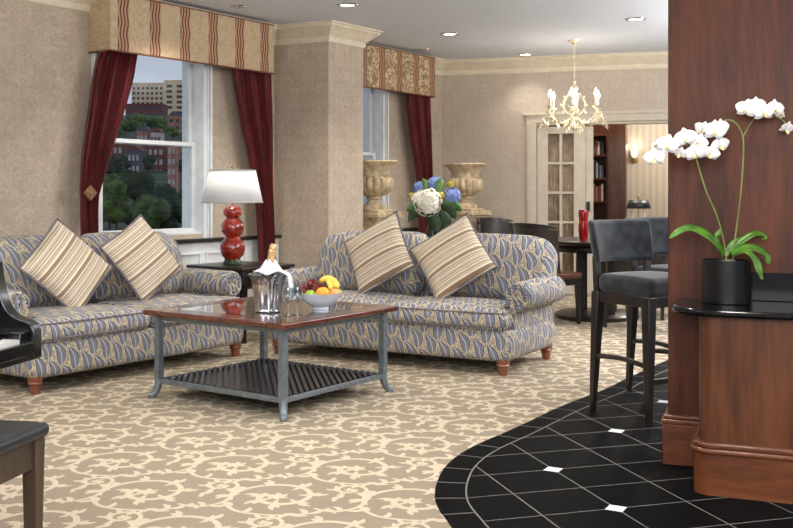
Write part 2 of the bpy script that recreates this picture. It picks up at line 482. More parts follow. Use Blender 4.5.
# ------------------------------------------------------------ setting
A_L = math.radians(54.9)                      # window wall
UL = Vector((math.cos(A_L), math.sin(A_L), 0)); NL = Vector((-math.sin(A_L), math.cos(A_L), 0))
W0 = Vector((-3.18, 6.85, 0))
A_F = math.atan2(-0.28, 0.96)                 # far wall
UF = Vector((math.cos(A_F), math.sin(A_F), 0)); NF = Vector((-UF.y, UF.x, 0))
C0 = W0+UL*6.5
def wall_t(px, off=0.0):                      # distance along the window wall of the pixel column, off = metres into the room
    q = W0-NL*off; k = (px-396)/FX
    return (k*q.y-q.x)/(UL.x-k*UL.y)
def wall_z(px, py, off=0.0):
    t = wall_t(px, off); D = (W0-NL*off+UL*t).y
    return H-(py-HZ)/FX*D

# ---- carpet: taupe ground with beige scrolls woven in (one mesh)
def mat_carpet(name, c, c2):
    m, t, b = new_mat(name, 0.95, spec=0.1)
    x, y, z = uvxy(t, 'Object'); n = nz(t, comb(t, x, y, 0), 260, 2); g = nz(t, comb(t, x, y, 0), 1.3, 2)
    t.links.new(mixc(t, n.sstep(0.3, 0.7)*0.8+g*0.2, c, c2), b.inputs['Base Color'])
    bump(t, b, n, 0.35, 0.004)
    return m
M_CARPET = mat_carpet('carpet_taupe', (134, 122, 105), (152, 140, 122))
M_SCROLL = mat_carpet('carpet_beige_scroll', (182, 169, 146), (200, 187, 164))
fl = MB()
fl.add([(-7.98, 0.5, 0), (-7.98, -3, 0), (9, -3, 0), (9, 18, 0), (0.2, 16.5, 0), (0.5, 12.55, 0)], [(0, 1, 2, 3, 4, 5)])
KW = 0.5
def ribbon(mb, pts, w, z):
    k = len(pts); vs = []
    for i, p in enumerate(pts):
        a = pts[max(i-1, 0)]; b = pts[min(i+1, k-1)]; d = (b[0]-a[0], b[1]-a[1]); l = math.hypot(*d) or 1
        n = (-d[1]/l, d[0]/l); ww = w[i]*KW
        vs += [(p[0]+n[0]*ww, p[1]+n[1]*ww, z), (p[0]-n[0]*ww, p[1]-n[1]*ww, z)]
    return vs, [(2*i+1, 2*i+3, 2*i+2, 2*i) for i in range(k-1)]
def spiral(cx, cy, r0, r1, a0, turns, n=20):
    return [(cx+(r0+(r1-r0)*i/n)*math.cos(a0+turns*2*PI*i/n), cy+(r0+(r1-r0)*i/n)*math.sin(a0+turns*2*PI*i/n)) for i in range(n+1)]
def motif():
    V_, F_ = [], []
    zc = [0.0008]
    def rib(pts, w):
        zc[0] += 0.000006
        if not isinstance(w, list): w = [w]*len(pts)
        vs, fs = ribbon(None, pts, w, zc[0]); o = len(V_); V_.extend(vs); F_.extend([tuple(i+o for i in f) for f in fs])
    def leaf(x, y, a, l, w, bend=0.5):
        n = 6; pts = []; ws = []
        for i in range(n+1):
            t = i/n; aa = a+bend*t; pts.append((x+math.cos(aa)*l*t, y+math.sin(aa)*l*t)); ws.append(w*math.sin(PI*min(1, t*0.92+0.08))**0.8+0.002)
        rib(pts, ws)
    def taper(n, a, b): return [a+(b-a)*i/n for i in range(n+1)]
    def scroll(cx, cy, R, a0, sgn, leaves=5):
        s_ = spiral(cx, cy, R, R*0.16, a0, sgn*1.25, 24); rib(s_, taper(24, R*0.17, R*0.11))
        x, y = s_[-1]; disc = [(x+R*0.11*math.cos(q), y+R*0.11*math.sin(q), 0.00095) for q in [2*PI*i/8 for i in range(8)]]
        o = len(V_); V_.extend(disc); F_.append(tuple(range(o, o+8)))
        for k in range(leaves):
            i = 1+k*3; x, y = s_[i]; a = a0+sgn*1.25*2*PI*i/24
            leaf(x, y, a+sgn*0.7, R*(0.46-0.03*k), R*0.19, sgn*0.9)
            if k % 2 == 0: leaf(x, y, a+PI-sgn*0.2+sgn*0.9, R*0.36, R*0.13, -sgn*0.8)
        return s_
    def rosette(x, y, R, n_=6):
        for q in range(n_): leaf(x, y, q*2*PI/n_+0.3, R, R*0.5, 0.5)
    def curl(cx, cy, R0, R1, a0, sgn, turns, w0, w1):
        s_ = spiral(cx, cy, R0, R1, a0, sgn*turns, 34); rib(s_, taper(34, w0, w1))
        return s_
    # great C scroll, leafy outside, with a rosette in its eye
    g_ = curl(0.055, 0.0, 0.185, 0.055, PI*1.12, -1, 1.15, 0.020, 0.030)
    for i in range(3, 33, 4):
        d = math.atan2(g_[i+1][1]-g_[i-1][1], g_[i+1][0]-g_[i-1][0])
        leaf(g_[i][0], g_[i][1], d+0.75, 0.072, 0.026, 0.8); leaf(g_[i][0], g_[i][1], d+1.35, 0.045, 0.020, 0.6)
        if i > 8: leaf(g_[i][0], g_[i][1], d-0.7, 0.05, 0.018, -0.8)
    rosette(0.055, 0.0, 0.045)
    # counter scroll
    h_ = curl(-0.205, 0.115, 0.075, 0.022, -PI*0.3, 1, 1.2, 0.016, 0.022)
    for i in range(3, 28, 5):
        d = math.atan2(h_[i+1][1]-h_[i-1][1], h_[i+1][0]-h_[i-1][0]); leaf(h_[i][0], h_[i][1], d-0.8, 0.05, 0.020, -0.8)
    rosette(-0.205, 0.115, 0.024, 5)
    stem = [tuple(p[:2]) for p in spline([(-0.30, -0.13, 0), (-0.22, -0.16, 0), (-0.14, -0.10, 0), (-0.125, 0.0, 0), (-0.155, 0.08, 0)], 5)]
    rib(stem, taper(len(stem)-1, 0.014, 0.020))
    tail = [tuple(p[:2]) for p in spline([(-0.14, -0.08, 0), (-0.06, -0.19, 0), (0.08, -0.225, 0), (0.22, -0.19, 0), (0.28, -0.12, 0)], 5)]
    rib(tail, taper(len(tail)-1, 0.020, 0.012))
    for pth in (stem, tail):
        for i in range(2, len(pth)-2, 4):
            d = math.atan2(pth[i+1][1]-pth[i-1][1], pth[i+1][0]-pth[i-1][0]); sg = 1 if (i//4) % 2 else -1
            leaf(pth[i][0], pth[i][1], d+sg*0.8, 0.062, 0.024, sg*0.9)
    for x, y, a in ((-0.13, -0.02, 2.4), (-0.13, -0.02, 3.0), (-0.10, 0.19, 1.9), (0.26, 0.10, 0.9), (0.27, 0.0, 0.2)):
        leaf(x, y, a, 0.06, 0.026, 0.8); leaf(x, y, a-1.0, 0.045, 0.020, -0.6)
    return V_, F_
mv, mf = motif()
fl.mat = 1
bx = Vector((0.53, -0.06)); by = Vector((0.03, 0.43))
for i in range(-8, 12):
    for j in range(4, 32):
        o = bx*(i+(0.5 if j % 2 else 0))+by*j
        if not (o.y > 2.6 and abs(o.x) < 0.42*o.y+0.8): continue
        fl.M = Matrix.Translation((o.x, o.y, 0)) @ Matrix.Rotation(-0.11, 4, 'Z') @ Matrix.Diagonal((1.02, 1.02, 1, 1))
        fl.add(mv, mf)
struct(fl.build('floor', [M_CARPET, M_SCROLL], smooth=False), 'beige carpet with taupe scrollwork')

# ---- black tile area
GA = math.radians(16.1); ga = Vector((math.cos(GA), math.sin(GA), 0)); gb = Vector((-math.sin(GA), math.cos(GA), 0))
def mat_tile(grid):
    m, t, b = new_mat('black_floor_tile' if grid else 'black_tile_border', 0.55, spec=0.03)
    x, y, z = uvxy(t, 'Object')
    a = x*math.cos(GA)+y*math.sin(GA); c = y*math.cos(GA)-x*math.sin(GA)
    n = nz(t, comb(t, x, y, 0), 30, 3)
    col = mixc(t, n, (7, 7, 8), (12, 12, 13))
    if grid:
        ua = (a-1.852)/0.303; uc = (c-3.414)/0.278
        fa = ((ua+0.5).fract()-0.5).abs(); fc = ((uc+0.5).fract()-0.5).abs()
        ln = (fa*0.303).f('MINIMUM', fc*0.278).lt(0.0028)
        col = mixc(t, ln, col, (116, 116, 114))
        da = ((ua*0.5+0.5).fract()-0.5).abs()*0.606; dc = ((uc*0.5+0.5).fract()-0.5).abs()*0.556
        col = mixc(t, (da+dc).lt(0.048), col, (212, 214, 218))
    t.links.new(col, b.inputs['Base Color'])
    return m
outer_px = [(668, 360), (627, 378.5), (606, 389), (561, 406.7), (514, 428.8), (471.7, 447.6), (448, 464), (436.5, 483), (435, 501.7), (446, 520.5)]
outer = [floorP(*p) for p in outer_px]
outer = [outer[0]+(outer[0]-outer[1]).normalized()*5.5]+outer+[Vector((0.24, 3.46, 0)), Vector((0.42, 3.2, 0)), Vector((0.75, 2.9, 0)), Vector((1.3, 2.6, 0)), Vector((2.4, 2.2, 0)), Vector((5, 1.5, 0))]
oc = [outer[0]]+spline(outer[1:-1], 8)+[outer[-1]]
def off(poly, d):
    r = []
    for i, p in enumerate(poly):
        t = (poly[min(i+1, len(poly)-1)]-poly[max(i-1, 0)]).normalized(); r.append(p+Vector((-t.y, t.x, 0))*d)
    return r
ic = off(oc, 0.125)
tl = MB()
cp = Vector((6.5, 5, 0))
def fan(mb, pts, z):
    n = len(pts); mb.add([(p.x, p.y, z) for p in pts]+[(9, 9, z), (9, 1.5, z)], [])
    # triangulate by bmesh-friendly single ngon
    mb.f.append(tuple(range(len(mb.v)-n-2, len(mb.v)-2))+(len(mb.v)-1, len(mb.v)-2)); mb.mi.append(mb.mat)
tl.mat = 1
n = len(oc)
tl.add([(p.x, p.y, 0.004) for p in oc]+[(p.x, p.y, 0.004) for p in ic]+[(p.x, p.y, -0.002) for p in oc],
       [(i, i+1, n+i+1, n+i) for i in range(n-1)]+[(2*n+i, 2*n+i+1, i+1, i) for i in range(n-1)])
tl.mat = 0
fan(tl, ic, 0.004)
tl.mat = 2
KW = 0.5
vs, fs = ribbon(None, [(p.x, p.y) for p in ic], [0.0065]*len(ic), 0.0046); tl.add(vs, [tuple(reversed(f)) for f in fs] if False else fs)
acc = 0.0
for i in range(2, n-2):
    acc += (oc[i]-oc[i-1]).length
    if acc > 0.20 and i > 3:
        acc = 0; vs, fs = ribbon(None, [(oc[i].x, oc[i].y), (ic[i].x, ic[i].y)], [0.0065, 0.0065], 0.0046); tl.add(vs, fs)
M_GROUT = plain('pale_grout', (112, 112, 110), 0.8, var=0.05)
o = tl.build('floor_tile', [mat_tile(True), mat_tile(False), M_GROUT], smooth=False)
bm = bmesh.new(); bm.from_mesh(o.data); bmesh.ops.recalc_face_normals(bm, faces=bm.faces[:])
for f in bm.faces:
    if f.normal.z < -0.5: f.normal_flip()
bmesh.ops.triangulate(bm, faces=[f for f in bm.faces if len(f.verts) > 4]); bm.to_mesh(o.data); bm.free()
struct(o, 'black tile floor with white diamond insets')

# ---- ceiling
cl = MB()
q5 = W0+UL*6.68+NL*0.24; q4 = W0-UL*8+NL*0.24; q6 = C0+NF*3+UF*0.4; q7 = C0+NF*3+UF*7.5
cl.prism([(q4.x, q4.y), (q4.x, -3), (9, -3), (9, q7.y), (q7.x, q7.y), (q6.x, q6.y), (q5.x, q5.y)], CEIL, CEIL+0.1)
struct(cl.build('ceiling', M_CEIL, smooth=False), 'smooth pale grey ceiling')

# ---- window wall
WZ0, WZ1 = 0.835, 2.52
WIN = [(1.39, 2.53), (4.11, 5.25)]
wl = MB()
segs = [(-8, WIN[0][0]), (WIN[0][1], WIN[1][0]), (WIN[1][1], 6.7)]
for a, b in segs: wl.box(a, b, 0, 0.25, 0, CEIL)
for a, b in WIN: wl.box(a, b, 0, 0.25, 0, WZ0); wl.box(a, b, 0, 0.25, WZ1, CEIL)
struct(place(wl.build('wall_left', M_PAPER, smooth=False), W0, A_L), 'beige damask papered window wall')
# pillar
pa = W0+UL*3.49
p1 = Vector((-0.641, 9.43, 0)); p2 = p1+UL*0.54; p3 = W0+UL*4.12+NL*0.02; p0 = W0+UL*3.47+NL*0.02
pl = MB(); pl.prism([(p.x, p.y) for p in (p0, p1, p2, p3)], 0, CEIL)
def pil_uv(co, n):
    d = Vector((-n.y, n.x)); return (co.x*d.x+co.y*d.y, co.z)
struct(pl.build('wall_pillar', M_PAPER, smooth=False, uvfn=pil_uv), 'papered pillar between the two windows')
# far wall with opening
OP0, OP1, OPZ = 1.147, 3.1, 2.03
wf = MB(); wf.box(-0.4, OP0, 0, 0.16, 0, CEIL); wf.box(OP1, 7, 0, 0.16, 0, CEIL); wf.box(OP0, OP1, 0, 0.16, OPZ, CEIL)
struct(place(wf.build('wall_back', M_PAPER2, smooth=False), C0, A_F), 'pale damask papered far wall')
# opening casing
cs = MB()
for a, b in ((OP0-0.12, OP0), (OP1, OP1+0.12)):
    cs.box(a, b, -0.025, 0, 0, OPZ); cs.box(a+0.02, b-0.05, -0.035, -0.02, 0, OPZ)
cs.box(OP0-0.12, OP1+0.12, -0.025, 0, OPZ, OPZ+0.10); cs.box(OP0-0.16, OP1+0.16, -0.045, 0, OPZ+0.085, OPZ+0.12)
cs.box(OP1-0.03, OP1, 0, 0.16, 0, OPZ); cs.box(OP0, OP1, 0, 0.16, OPZ-0.03, OPZ)
struct(place(cs.build('trim_1', M_DOORW, bevel=0.004), C0, A_F), 'cream door casing')

# ---- crown mouldings and baseboards
CROWN = [(0, 0.175), (0.012, 0.17), (0.02, 0.15), (0.02, 0.12), (0.045, 0.10), (0.085, 0.065), (0.115, 0.04), (0.125, 0.035), (0.125, 0.018), (0.145, 0.012), (0.15, 0.0)]
def moulding(path, prof, top, name, mat, label):
    """path: list of xy points; room lies to the right of travel direction"""
    mb = MB(); k = len(prof); vs = []
    for i, p in enumerate(path):
        def nrm(a, b): d = (b-a).normalized(); return Vector((d.y, -d.x, 0))
        ns = []
        if i > 0: ns.append(nrm(path[i-1], p))
        if i < len(path)-1: ns.append(nrm(p, path[i+1]))
        n_ = sum(ns, Vector((0, 0, 0)))/len(ns); n_ = n_/n_.length_squared
        for (d, h) in prof: vs.append((p.x+n_.x*d, p.y+n_.y*d, top-h if top > 1 else h))
    fs = [(i*k+j, (i+1)*k+j, (i+1)*k+j+1, i*k+j+1) for i in range(len(path)-1) for j in range(k-1)]
    mb.add(vs, fs)
    return struct(mb.build(name, mat, smooth=True, angle=25), label)
room_path = [W0-UL*8, W0+UL*3.48, p1, p2, W0+UL*4.12, C0, C0+UF*7]
moulding(room_path, CROWN, CEIL, 'trim_2', M_TRIM, 'cream crown moulding')
BASE = [(0.018, 0.0), (0.018, 0.12), (0.012, 0.14), (0.0, 0.15)]
moulding([W0-UL*8, W0+UL*3.48, p1, p2, W0+UL*4.12, C0, C0+UF*(OP0-0.14)], BASE, 0, 'baseboard_left', M_TRIM, 'cream baseboard')

# ---- windows
def make_window(i, a, b, label):
    f = MB()
    f.box(a-0.07, a+0.02, -0.03, 0.0, WZ0-0.07, WZ1+0.1); f.box(b-0.02, b+0.065, -0.03, 0.0, WZ0-0.07, WZ1+0.1); f.box(a+.02, b-.02, -0.03, 0, WZ1, WZ1+0.1)
    f.box(b+0.045, b+0.07, -0.05, -0.03, WZ0-0.07, WZ1+0.1); f.box(a-0.075, a-0.05, -0.05, -0.03, WZ0-0.07, WZ1+0.1)
    f.box(b+0.015, b+0.025, -0.042, -0.03, WZ0-0.07, WZ1+0.1); f.box(a-0.03, a-0.02, -0.042, -0.03, WZ0-0.07, WZ1+0.1)
    f.box(a, a+0.02, 0.0, 0.25, WZ0, WZ1); f.box(b-0.02, b, 0.0, 0.25, WZ0, WZ1); f.box(a, b, 0, 0.25, WZ1-0.02, WZ1); f.box(a, b, 0, 0.25, WZ0, WZ0+0.02)
    root = struct(place(f.build('window_%d' % i, M_WHITE, bevel=0.003), W0, A_L), label)
    zm = 1.63
    for (z0, z1, y) in ((WZ0+0.02, zm+0.02, 0.07), (zm-0.02, WZ1-0.02, 0.115)):
        s_ = MB(); w = 0.042
        s_.box(a+0.02, a+0.02+w, y, y+0.04, z0, z1); s_.box(b-0.02-w, b-0.02, y, y+0.04, z0, z1)
        s_.box(a+0.02+w, b-0.02-w, y, y+0.04, z0, z0+0.035); s_.box(a+0.02+w, b-0.02-w, y, y+0.04, z1-0.035, z1)
        sash = s_.build('sash', M_WHITE, root, bevel=0.003)
        g = MB(); g.box(a+0.02+w, b-0.02-w, y+0.018, y+0.022, z0+0.035, z1-0.035); g.build('pane', M_PANE, sash, smooth=False)
    return root
make_window(1, *WIN[0], 'white sash window with a city view')
make_window(2, *WIN[1], 'white sash window past the pillar')
# sill shelf and panelled cover below, a run for each bay
for k, (a, b) in enumerate(((0.2, 3.47), (4.12, 6.45))):
    s_ = MB(); s_.box(a, b, -0.10, -0.03 if False else 0.0, 0.765, 0.80)
    o = struct(place(s_.build('trim_%d' % (3+k), M_DARKWOOD, bevel=0.006), W0, A_L), 'dark wooden window sill shelf')
    p_ = MB(); p_.box(a, b, -0.06, 0, 0.0, 0.765)
    x = a+0.06
    while x+0.5 < b:
        for (q0, q1, r0, r1) in ((x, x+0.5, 0.66, 0.68), (x, x+0.5, 0.2, 0.22), (x, x+0.02, 0.22, 0.66), (x+0.48, x+0.5, 0.22, 0.66)):
            p_.box(q0, q1, -0.075, -0.06, r0, r1)
        x += 0.56
    struct(place(p_.build('trim_%d' % (5+k), M_WHITE, bevel=0.003), W0, A_L), 'white panelled dado under the sill')

# ---- study beyond the opening (its own frame, same angle as far wall)
ws = MB(); ws.box(1.0, 6.0, 2.6, 2.75, 0, CEIL)
def mat_vstripe():
    m, t, b = new_mat('striped_study_paper', 0.7)
    x, y, z = uvxy(t); s_ = ((x/0.09).fract()).gt(0.5)
    t.links.new(mixc(t, s_, (182, 168, 148), (194, 181, 160)), b.inputs['Base Color']); return m
struct(place(ws.build('wall_study', mat_vstripe(), smooth=False), C0, A_F), 'striped beige wall of the next room')
point('study_lamp', C0+UF*2.9+NF*1.4+Vector((0, 0, 2.3)), 45, WARM, 0.15)

# French door leaf
LX0, LX1 = OP0+0.005, 1.72
st = MB(); y0, y1 = 0.02, 0.06
st.box(LX0, 1.28, y0, y1, 0.01, 1.985); st.box(1.581, LX1, y0, y1, 0.01, 1.985)
g0, g1 = 1.28, 1.581
st.box(g0, g1, y0, y1, 1.90, 1.985); st.box(g0, g1, y0, y1, 0.01, 0.16)
root = struct(place(st.build('door_1', M_DOORW, bevel=0.004), C0, A_F), 'cream French door leaf with glass panes')
mu = MB(); gm = (g0+g1)/2
mu.box(gm-0.016, gm+0.016, y0+.004, y1-.004, 0.16, 1.90)
rows = 5; rh = (1.90-0.16)/rows
for r in range(1, rows): mu.box(g0, g1, y0+.005, y1-.005, 0.16+rh*r-0.014, 0.16+rh*r+0.014)
mu.build('muntin', M_DOORW, root, smooth=False)
for r in range(rows):
    for (a, b) in ((g0, gm-0.016), (gm+0.016, g1)):
        g = MB(); g.box(a, b, 0.036, 0.04, 0.16+rh*r+(0.014 if r else 0), 0.16+rh*(r+1)-(0.014 if r < rows-1 else 0)); g.build('pane', M_PANE, root, smooth=False)
cu = MB(); nn = 60; vs = []
for i in range(nn+1):
    x = g0-0.01+(g1-g0+0.02)*i/nn; y = 0.085+0.012*math.sin(i*1.25)
    vs += [(x, y, 0.12), (x, y, 1.94)]
cu.add(vs, [(2*i, 2*i+2, 2*i+3, 2*i+1) for i in range(nn)])
cu.build('door_curtain', plain('taupe_sheer', (176, 152, 128), 0.8), root, solid=0.004)
h_ = MB(); h_.box(LX1+0.01, LX1+0.05, -0.0, 0.03, 0.98, 1.10); h_.build('hinge', M_BLACKMAT, root)
e_ = MB(); e_.box(LX1+0.003, LX1+0.085, 0.03, 0.07, 0.01, 1.985)
struct(place(e_.build('door_2', M_DOORW, bevel=0.004), C0, A_F), 'folded back cream door leaf seen edge on')

# ---- mahogany panel wall at right
A_B = math.atan2(-0.355, 0.935)
OB = Vector((1.20, 4.42, 0))
wr = MB(); wr.box(0, 2.6, 0, 0.28, 0, CEIL)
wrr = struct(place(wr.build('wall_right', M_MAHO, bevel=0.004), OB, A_B), 'tall mahogany panelled column')
b_ = MB(); b_.box(-0.022, 2.6, -0.022, 0.30, 0.004, 0.185)
b_.box(-0.028, 2.6, -0.028, 0.306, 0.185, 0.205); b_.box(-0.016, 2.6, -0.016, 0.294, 0.205, 0.222)
struct(place(b_.build('baseboard_right', M_MAHO_BASE, bevel=0.005), OB, A_B), 'mahogany plinth of the column')

# ------------------------------------------------------------ outside the window
def terrain_z(x, D):
    prof = [(0, -14), (60, -13), (110, -9), (200, -2), (290, 7), (350, 14), (420, 25), (500, 40), (650, 50), (900, 52), (2500, 52)]
    for (a, za), (b, zb) in zip(prof, prof[1:]):
        if a <= D <= b: z = za+(zb-za)*(D-a)/(b-a); break
    k = max(0, min(1, (-x/D-0.10)/0.08)) if D > 1 else 0
    return -14+(z+14)*k
tr = MB(); NX = 40; DS = [9.5, 20, 40, 60, 90, 110, 150, 200, 250, 290, 320, 350, 380, 420, 460, 500, 560, 650, 800]
vs = []
for D in DS:
    for i in range(NX+1):
        k = -0.6+0.9*i/NX; x = k*D; vs.append((x, D, terrain_z(x, D)))
tr.add(vs, [(j*(NX+1)+i, j*(NX+1)+i+1, (j+1)*(NX+1)+i+1, (j+1)*(NX+1)+i) for j in range(len(DS)-1) for i in range(NX)])
struct(tr.build('ground', plain('hillside_grass', (56, 66, 40), 0.9, var=0.4, scale=0.1)), 'wooded hillside outside')
def tree(px, py_top, py_bot, D, col, label, wpx, seed):
    rnd = random.Random(seed); top = P(px, py_top, D); bot = P(px, py_bot, D); r = wpx/2/FX*D; zc = (top.z+bot.z)/2; hz_ = (top.z-bot.z)/2
    gz = terrain_z(top.x, D)
    root = thing('broadleaf_tree', label, 'tree', (top.x, D, gz), 0, 'trees on the hillside')
    t_ = MB(); t_.tube([(0, 0, -0.5), (0.1, 0, max(1.0, zc-gz))], [r*0.09, r*0.05], 8); t_.build('trunk', M_BENCHWOOD, root)
    m = MB()
    for k in range(9):
        a = rnd.random()*2*PI; q = rnd.random()**0.5*0.6
        c = (math.cos(a)*r*q, math.sin(a)*r*q, zc-gz+rnd.uniform(-0.45, 0.5)*hz_)
        rr = r*rnd.uniform(0.42, 0.6); sd = rnd.random()*50
        m.ell(c, (rr, rr, min(rr*0.9, hz_*0.6)), 26, 16, lambda d: 1+0.22*noise.noise(d*4.5+Vector((sd, 0, 0)))+0.12*noise.noise(d*13+Vector((0, sd, 0))))
    m.build('foliage', col, root)
G1 = plain('dark_tree_leaves', (30, 44, 22), 0.9, var=0.6, scale=1.6); G2 = plain('olive_tree_leaves', (62, 78, 34), 0.9, var=0.5, scale=1.2); G3 = plain('far_tree_leaves', (78, 98, 46), 0.9, var=0.4, scale=0.5)
tspec = [(108, 160, 250, 92, G2, 'olive green tree crown at the lower left of the window view', 40),
         (133, 157, 250, 100, G1, 'dark tree crown in the middle of the lower window pane', 46),
         (157, 165, 252, 96, G1, 'dark tree crown left of the brick chimney building', 44),
         (184, 170, 252, 104, G1, 'dark tree crown at the lower right edge of the window view', 34),
         (150, 188, 250, 84, G2, 'low olive tree crown at the bottom centre of the window view', 40),
         (116, 152, 200, 150, G1, 'dark tree crown behind the lower left olive tree', 34)]
for k, a in enumerate(tspec): tree(a[0], a[1], a[2], a[3], a[4], a[5], a[6], k)
far = [(124, 113, 135, 400, 18, 'left'), (136, 110, 134, 395, 20, 'second from left'), (149, 111, 134, 405, 20, 'middle'), (160, 115, 136, 398, 16, 'second from right'), (113, 118, 142, 390, 20, 'behind the curtain edge'), (172, 124, 138, 392, 12, 'right')]
for k, (px, t0, t1, D, w, nm) in enumerate(far): tree(px, t0, t1, D, G3, 'distant green tree below the brick block, %s of its row' % nm, w, 40+k)
for k, (px, t0, t1, D, w, nm) in enumerate([(124, 152, 172, 270, 16, 'small dark tree in front of the slate fronted house'), (149, 155, 172, 268, 15, 'small dark tree in front of the red terrace house'), (180, 157, 176, 266, 14, 'small dark tree in front of the corner house')]): tree(px, t0, t1, D, G1, nm, w, 60+k)
def building(px0, px1, py0, D, wallm, name, label, rows, cols, winm, rot=0.0, roofm=None, depth=None, hip=0):
    a = P(px0, py0, D); b = P(px1, py0, D); w = b.x-a.x; gz = terrain_z((a.x+b.x)/2, D)-3; h = a.z-gz
    root = thing(name, label, 'building', ((a.x+b.x)/2, D, gz), rot)
    d = depth or w*0.5
    m = MB(); m.box(-w/2, w/2, 0, d, 0, h); m.build('wall', wallm, root, smooth=False)
    r = MB()
    if hip: r.prism([(-w/2-0.2, h), (w/2+0.2, h), (w/2-w*0.2, h+hip), (-w/2+w*0.2, h+hip)], -0.2, d+0.2, 'xz')
    else: r.box(-w/2-0.3, w/2+0.3, -0.3, d, h, h+h*0.02)
    r.build('roof', roofm or wallm, root, smooth=False)
    top = h*0.94; bottom = h*0.94-rows*3.2
    if bottom < 1: bottom = 1
    ch = (top-bottom)/rows; cw = w/cols
    for i in range(cols):
        for j in range(rows):
            x = -w/2+cw*(i+0.5); z = top-ch*(j+0.5)
            q = MB(); q.box(x-cw*0.28, x+cw*0.28, -0.12, 0.2, z-ch*0.25, z+ch*0.25); q.build('window', winm, root, smooth=False)
    return root
B_BEIGE = plain('beige_masonry', (238, 208, 170), 0.8, var=0.05, scale=0.3); B_BRICK = plain('red_brick', (118, 70, 60), 0.85, var=0.2, scale=0.6)
B_WIN = plain('dark_window_pane', (60, 62, 66), 0.3, var=0.1); B_PINK = plain('pinkish_brick', (176, 122, 104), 0.85, var=0.2, scale=0.6); B_GREY = plain('grey_slate', (86, 84, 90), 0.7, var=0.2)
B_LT = plain('pale_masonry', (196, 186, 176), 0.8, var=0.1, scale=0.5)
building(131, 163, 83.5, 640, B_BEIGE, 'hotel_building', 'large beige building on the skyline with rows of dark windows', 5, 7, B_WIN, depth=20)
building(164, 184, 81, 600, B_BEIGE, 'tower_building', 'plain beige tower at the right end of the skyline', 5, 2, B_WIN, depth=22)
building(125, 162, 104, 520, B_BRICK, 'brick_building', 'long low red brick block in front of the beige building', 2, 12, B_GREY, depth=12)
building(168, 186, 116, 430, B_PINK, 'brick_house', 'pink brick house at the right edge of the upper pane', 3, 3, B_WIN, roofm=B_GREY, hip=2, depth=8)
building(98, 122, 143, 300, B_BRICK, 'row_house', 'brick row house at the left end of the street', 2, 5, B_LT, roofm=B_GREY, hip=1.2, depth=8)
building(123, 139, 150, 285, B_GREY, 'slate_house', 'dark slate fronted house in the middle of the street', 2, 4, B_LT, roofm=B_BRICK, hip=1, depth=8)
building(142, 163, 145, 298, B_BRICK, 'terrace_house', 'red terrace house beside the tall brick tower', 3, 4, B_LT, roofm=B_GREY, hip=1.0, depth=8)
building(167, 175, 142, 220, B_PINK, 'brick_tower', 'tall narrow pink brick tower above the dark trees', 6, 2, B_LT, depth=3)
building(175, 188, 148, 300, B_PINK, 'corner_house', 'pink brick corner house right of the tall tower', 3, 3, B_GREY, roofm=B_GREY, hip=1.0, depth=8)
building(136, 147, 131, 340, B_PINK, 'gabled_house', 'small pink gabled house above the meeting rail', 1, 3, B_LT, roofm=B_GREY, hip=1.6, depth=6)
building(150, 160, 132.5, 338, B_LT, 'white_house', 'small pale gabled house above the meeting rail', 1, 3, B_GREY, roofm=B_BRICK, hip=1.6, depth=6)

# ------------------------------------------------------------ curtains and valances
def curtain(name, label, edges, offm, folds, phase=0, tie=None):
    """edges: list of (py, px_left, px_right) down the picture column; built as a pleated sheet"""
    rows = []
    for (py, a, b) in edges:
        ta, tb = wall_t(a, offm), wall_t(b, offm); z = wall_z((a+b)/2, py, offm); rows.append((z, ta, tb))
    z, ta, tb = rows[-1]; rows.append((0.02, ta+0.01, tb+0.02))
    rows = [(2.70, rows[0][1], rows[0][2]+0.0)]+rows
    rr = spline([Vector(r) for r in rows], 6)
    m = MB(); N_ = folds*10; vs = []
    for r in rr:
        w = r.z-r.y
        for side in (0, 1):
            for i in range(N_+1):
                s_ = i/N_; a = s_*folds*2*PI+phase
                dy = 0.028*math.sin(a)+0.008*math.sin(a*2.3+r.x*2)
                x = r.y+w*(s_+0.012*math.sin(a*2))
                vs.append((x, -offm+dy+(0.006 if side else 0), r.x))
    L = 2*(N_+1)
    fs = []
    for j in range(len(rr)-1):
        for i in range(N_):
            a = j*L+i; fs.append((a, a+1, a+L+1, a+L)); a += N_+1; fs.append((a+1, a, a+L, a+L+1))
        for i in (0, N_): a = j*L+i; fs.append((a, a+N_+1, a+N_+1+L, a+L))
    m.add(vs, fs)
    o = place(m.build(name, M_RED, angle=80), W0, A_L); tag(o, label, 'curtain', 'burgundy curtains')
    return o
c1 = curtain('curtain', 'burgundy curtain tied back at the left side of the city window', [(20, 103, 138), (48, 102, 136), (62, 97, 134), (80, 93.5, 131), (113, 89.5, 122), (152, 84, 110), (190, 81.5, 99), (200, 82, 97), (232, 82, 96)], 0.14, 8)
tb = MB(); t0 = wall_t(91, 0.24); zt = wall_z(91, 193, 0.24)
tb.M = Matrix.Translation((t0, -0.225, zt)) @ Matrix.Rotation(PI/4, 4, 'Y')
tb.rbox(-0.045, 0.045, -0.012, 0.012, -0.045, 0.045, 0.01, 2); tb.mat = 0
tb.rbox(-0.02, 0.02, -0.022, 0.0, -0.02, 0.02, 0.008, 2)
tb.build('tieback', plain('bronze_gold_fabric', (120, 84, 50), 0.5, var=0.3, scale=60), c1)
curtain('curtain', 'burgundy curtain behind the red lamp, right of the city window', [(70, 234, 270), (113, 241, 271), (152, 249, 271.5), (200, 257, 272), (262, 260, 273.5)], 0.17, 8, 1.0)
curtain('curtain', 'burgundy curtain between the two stone urns', [(97, 408, 429.5), (130, 411, 430), (177, 417.6, 430.7), (235, 420, 431.5)], 0.17, 7, 0.4)
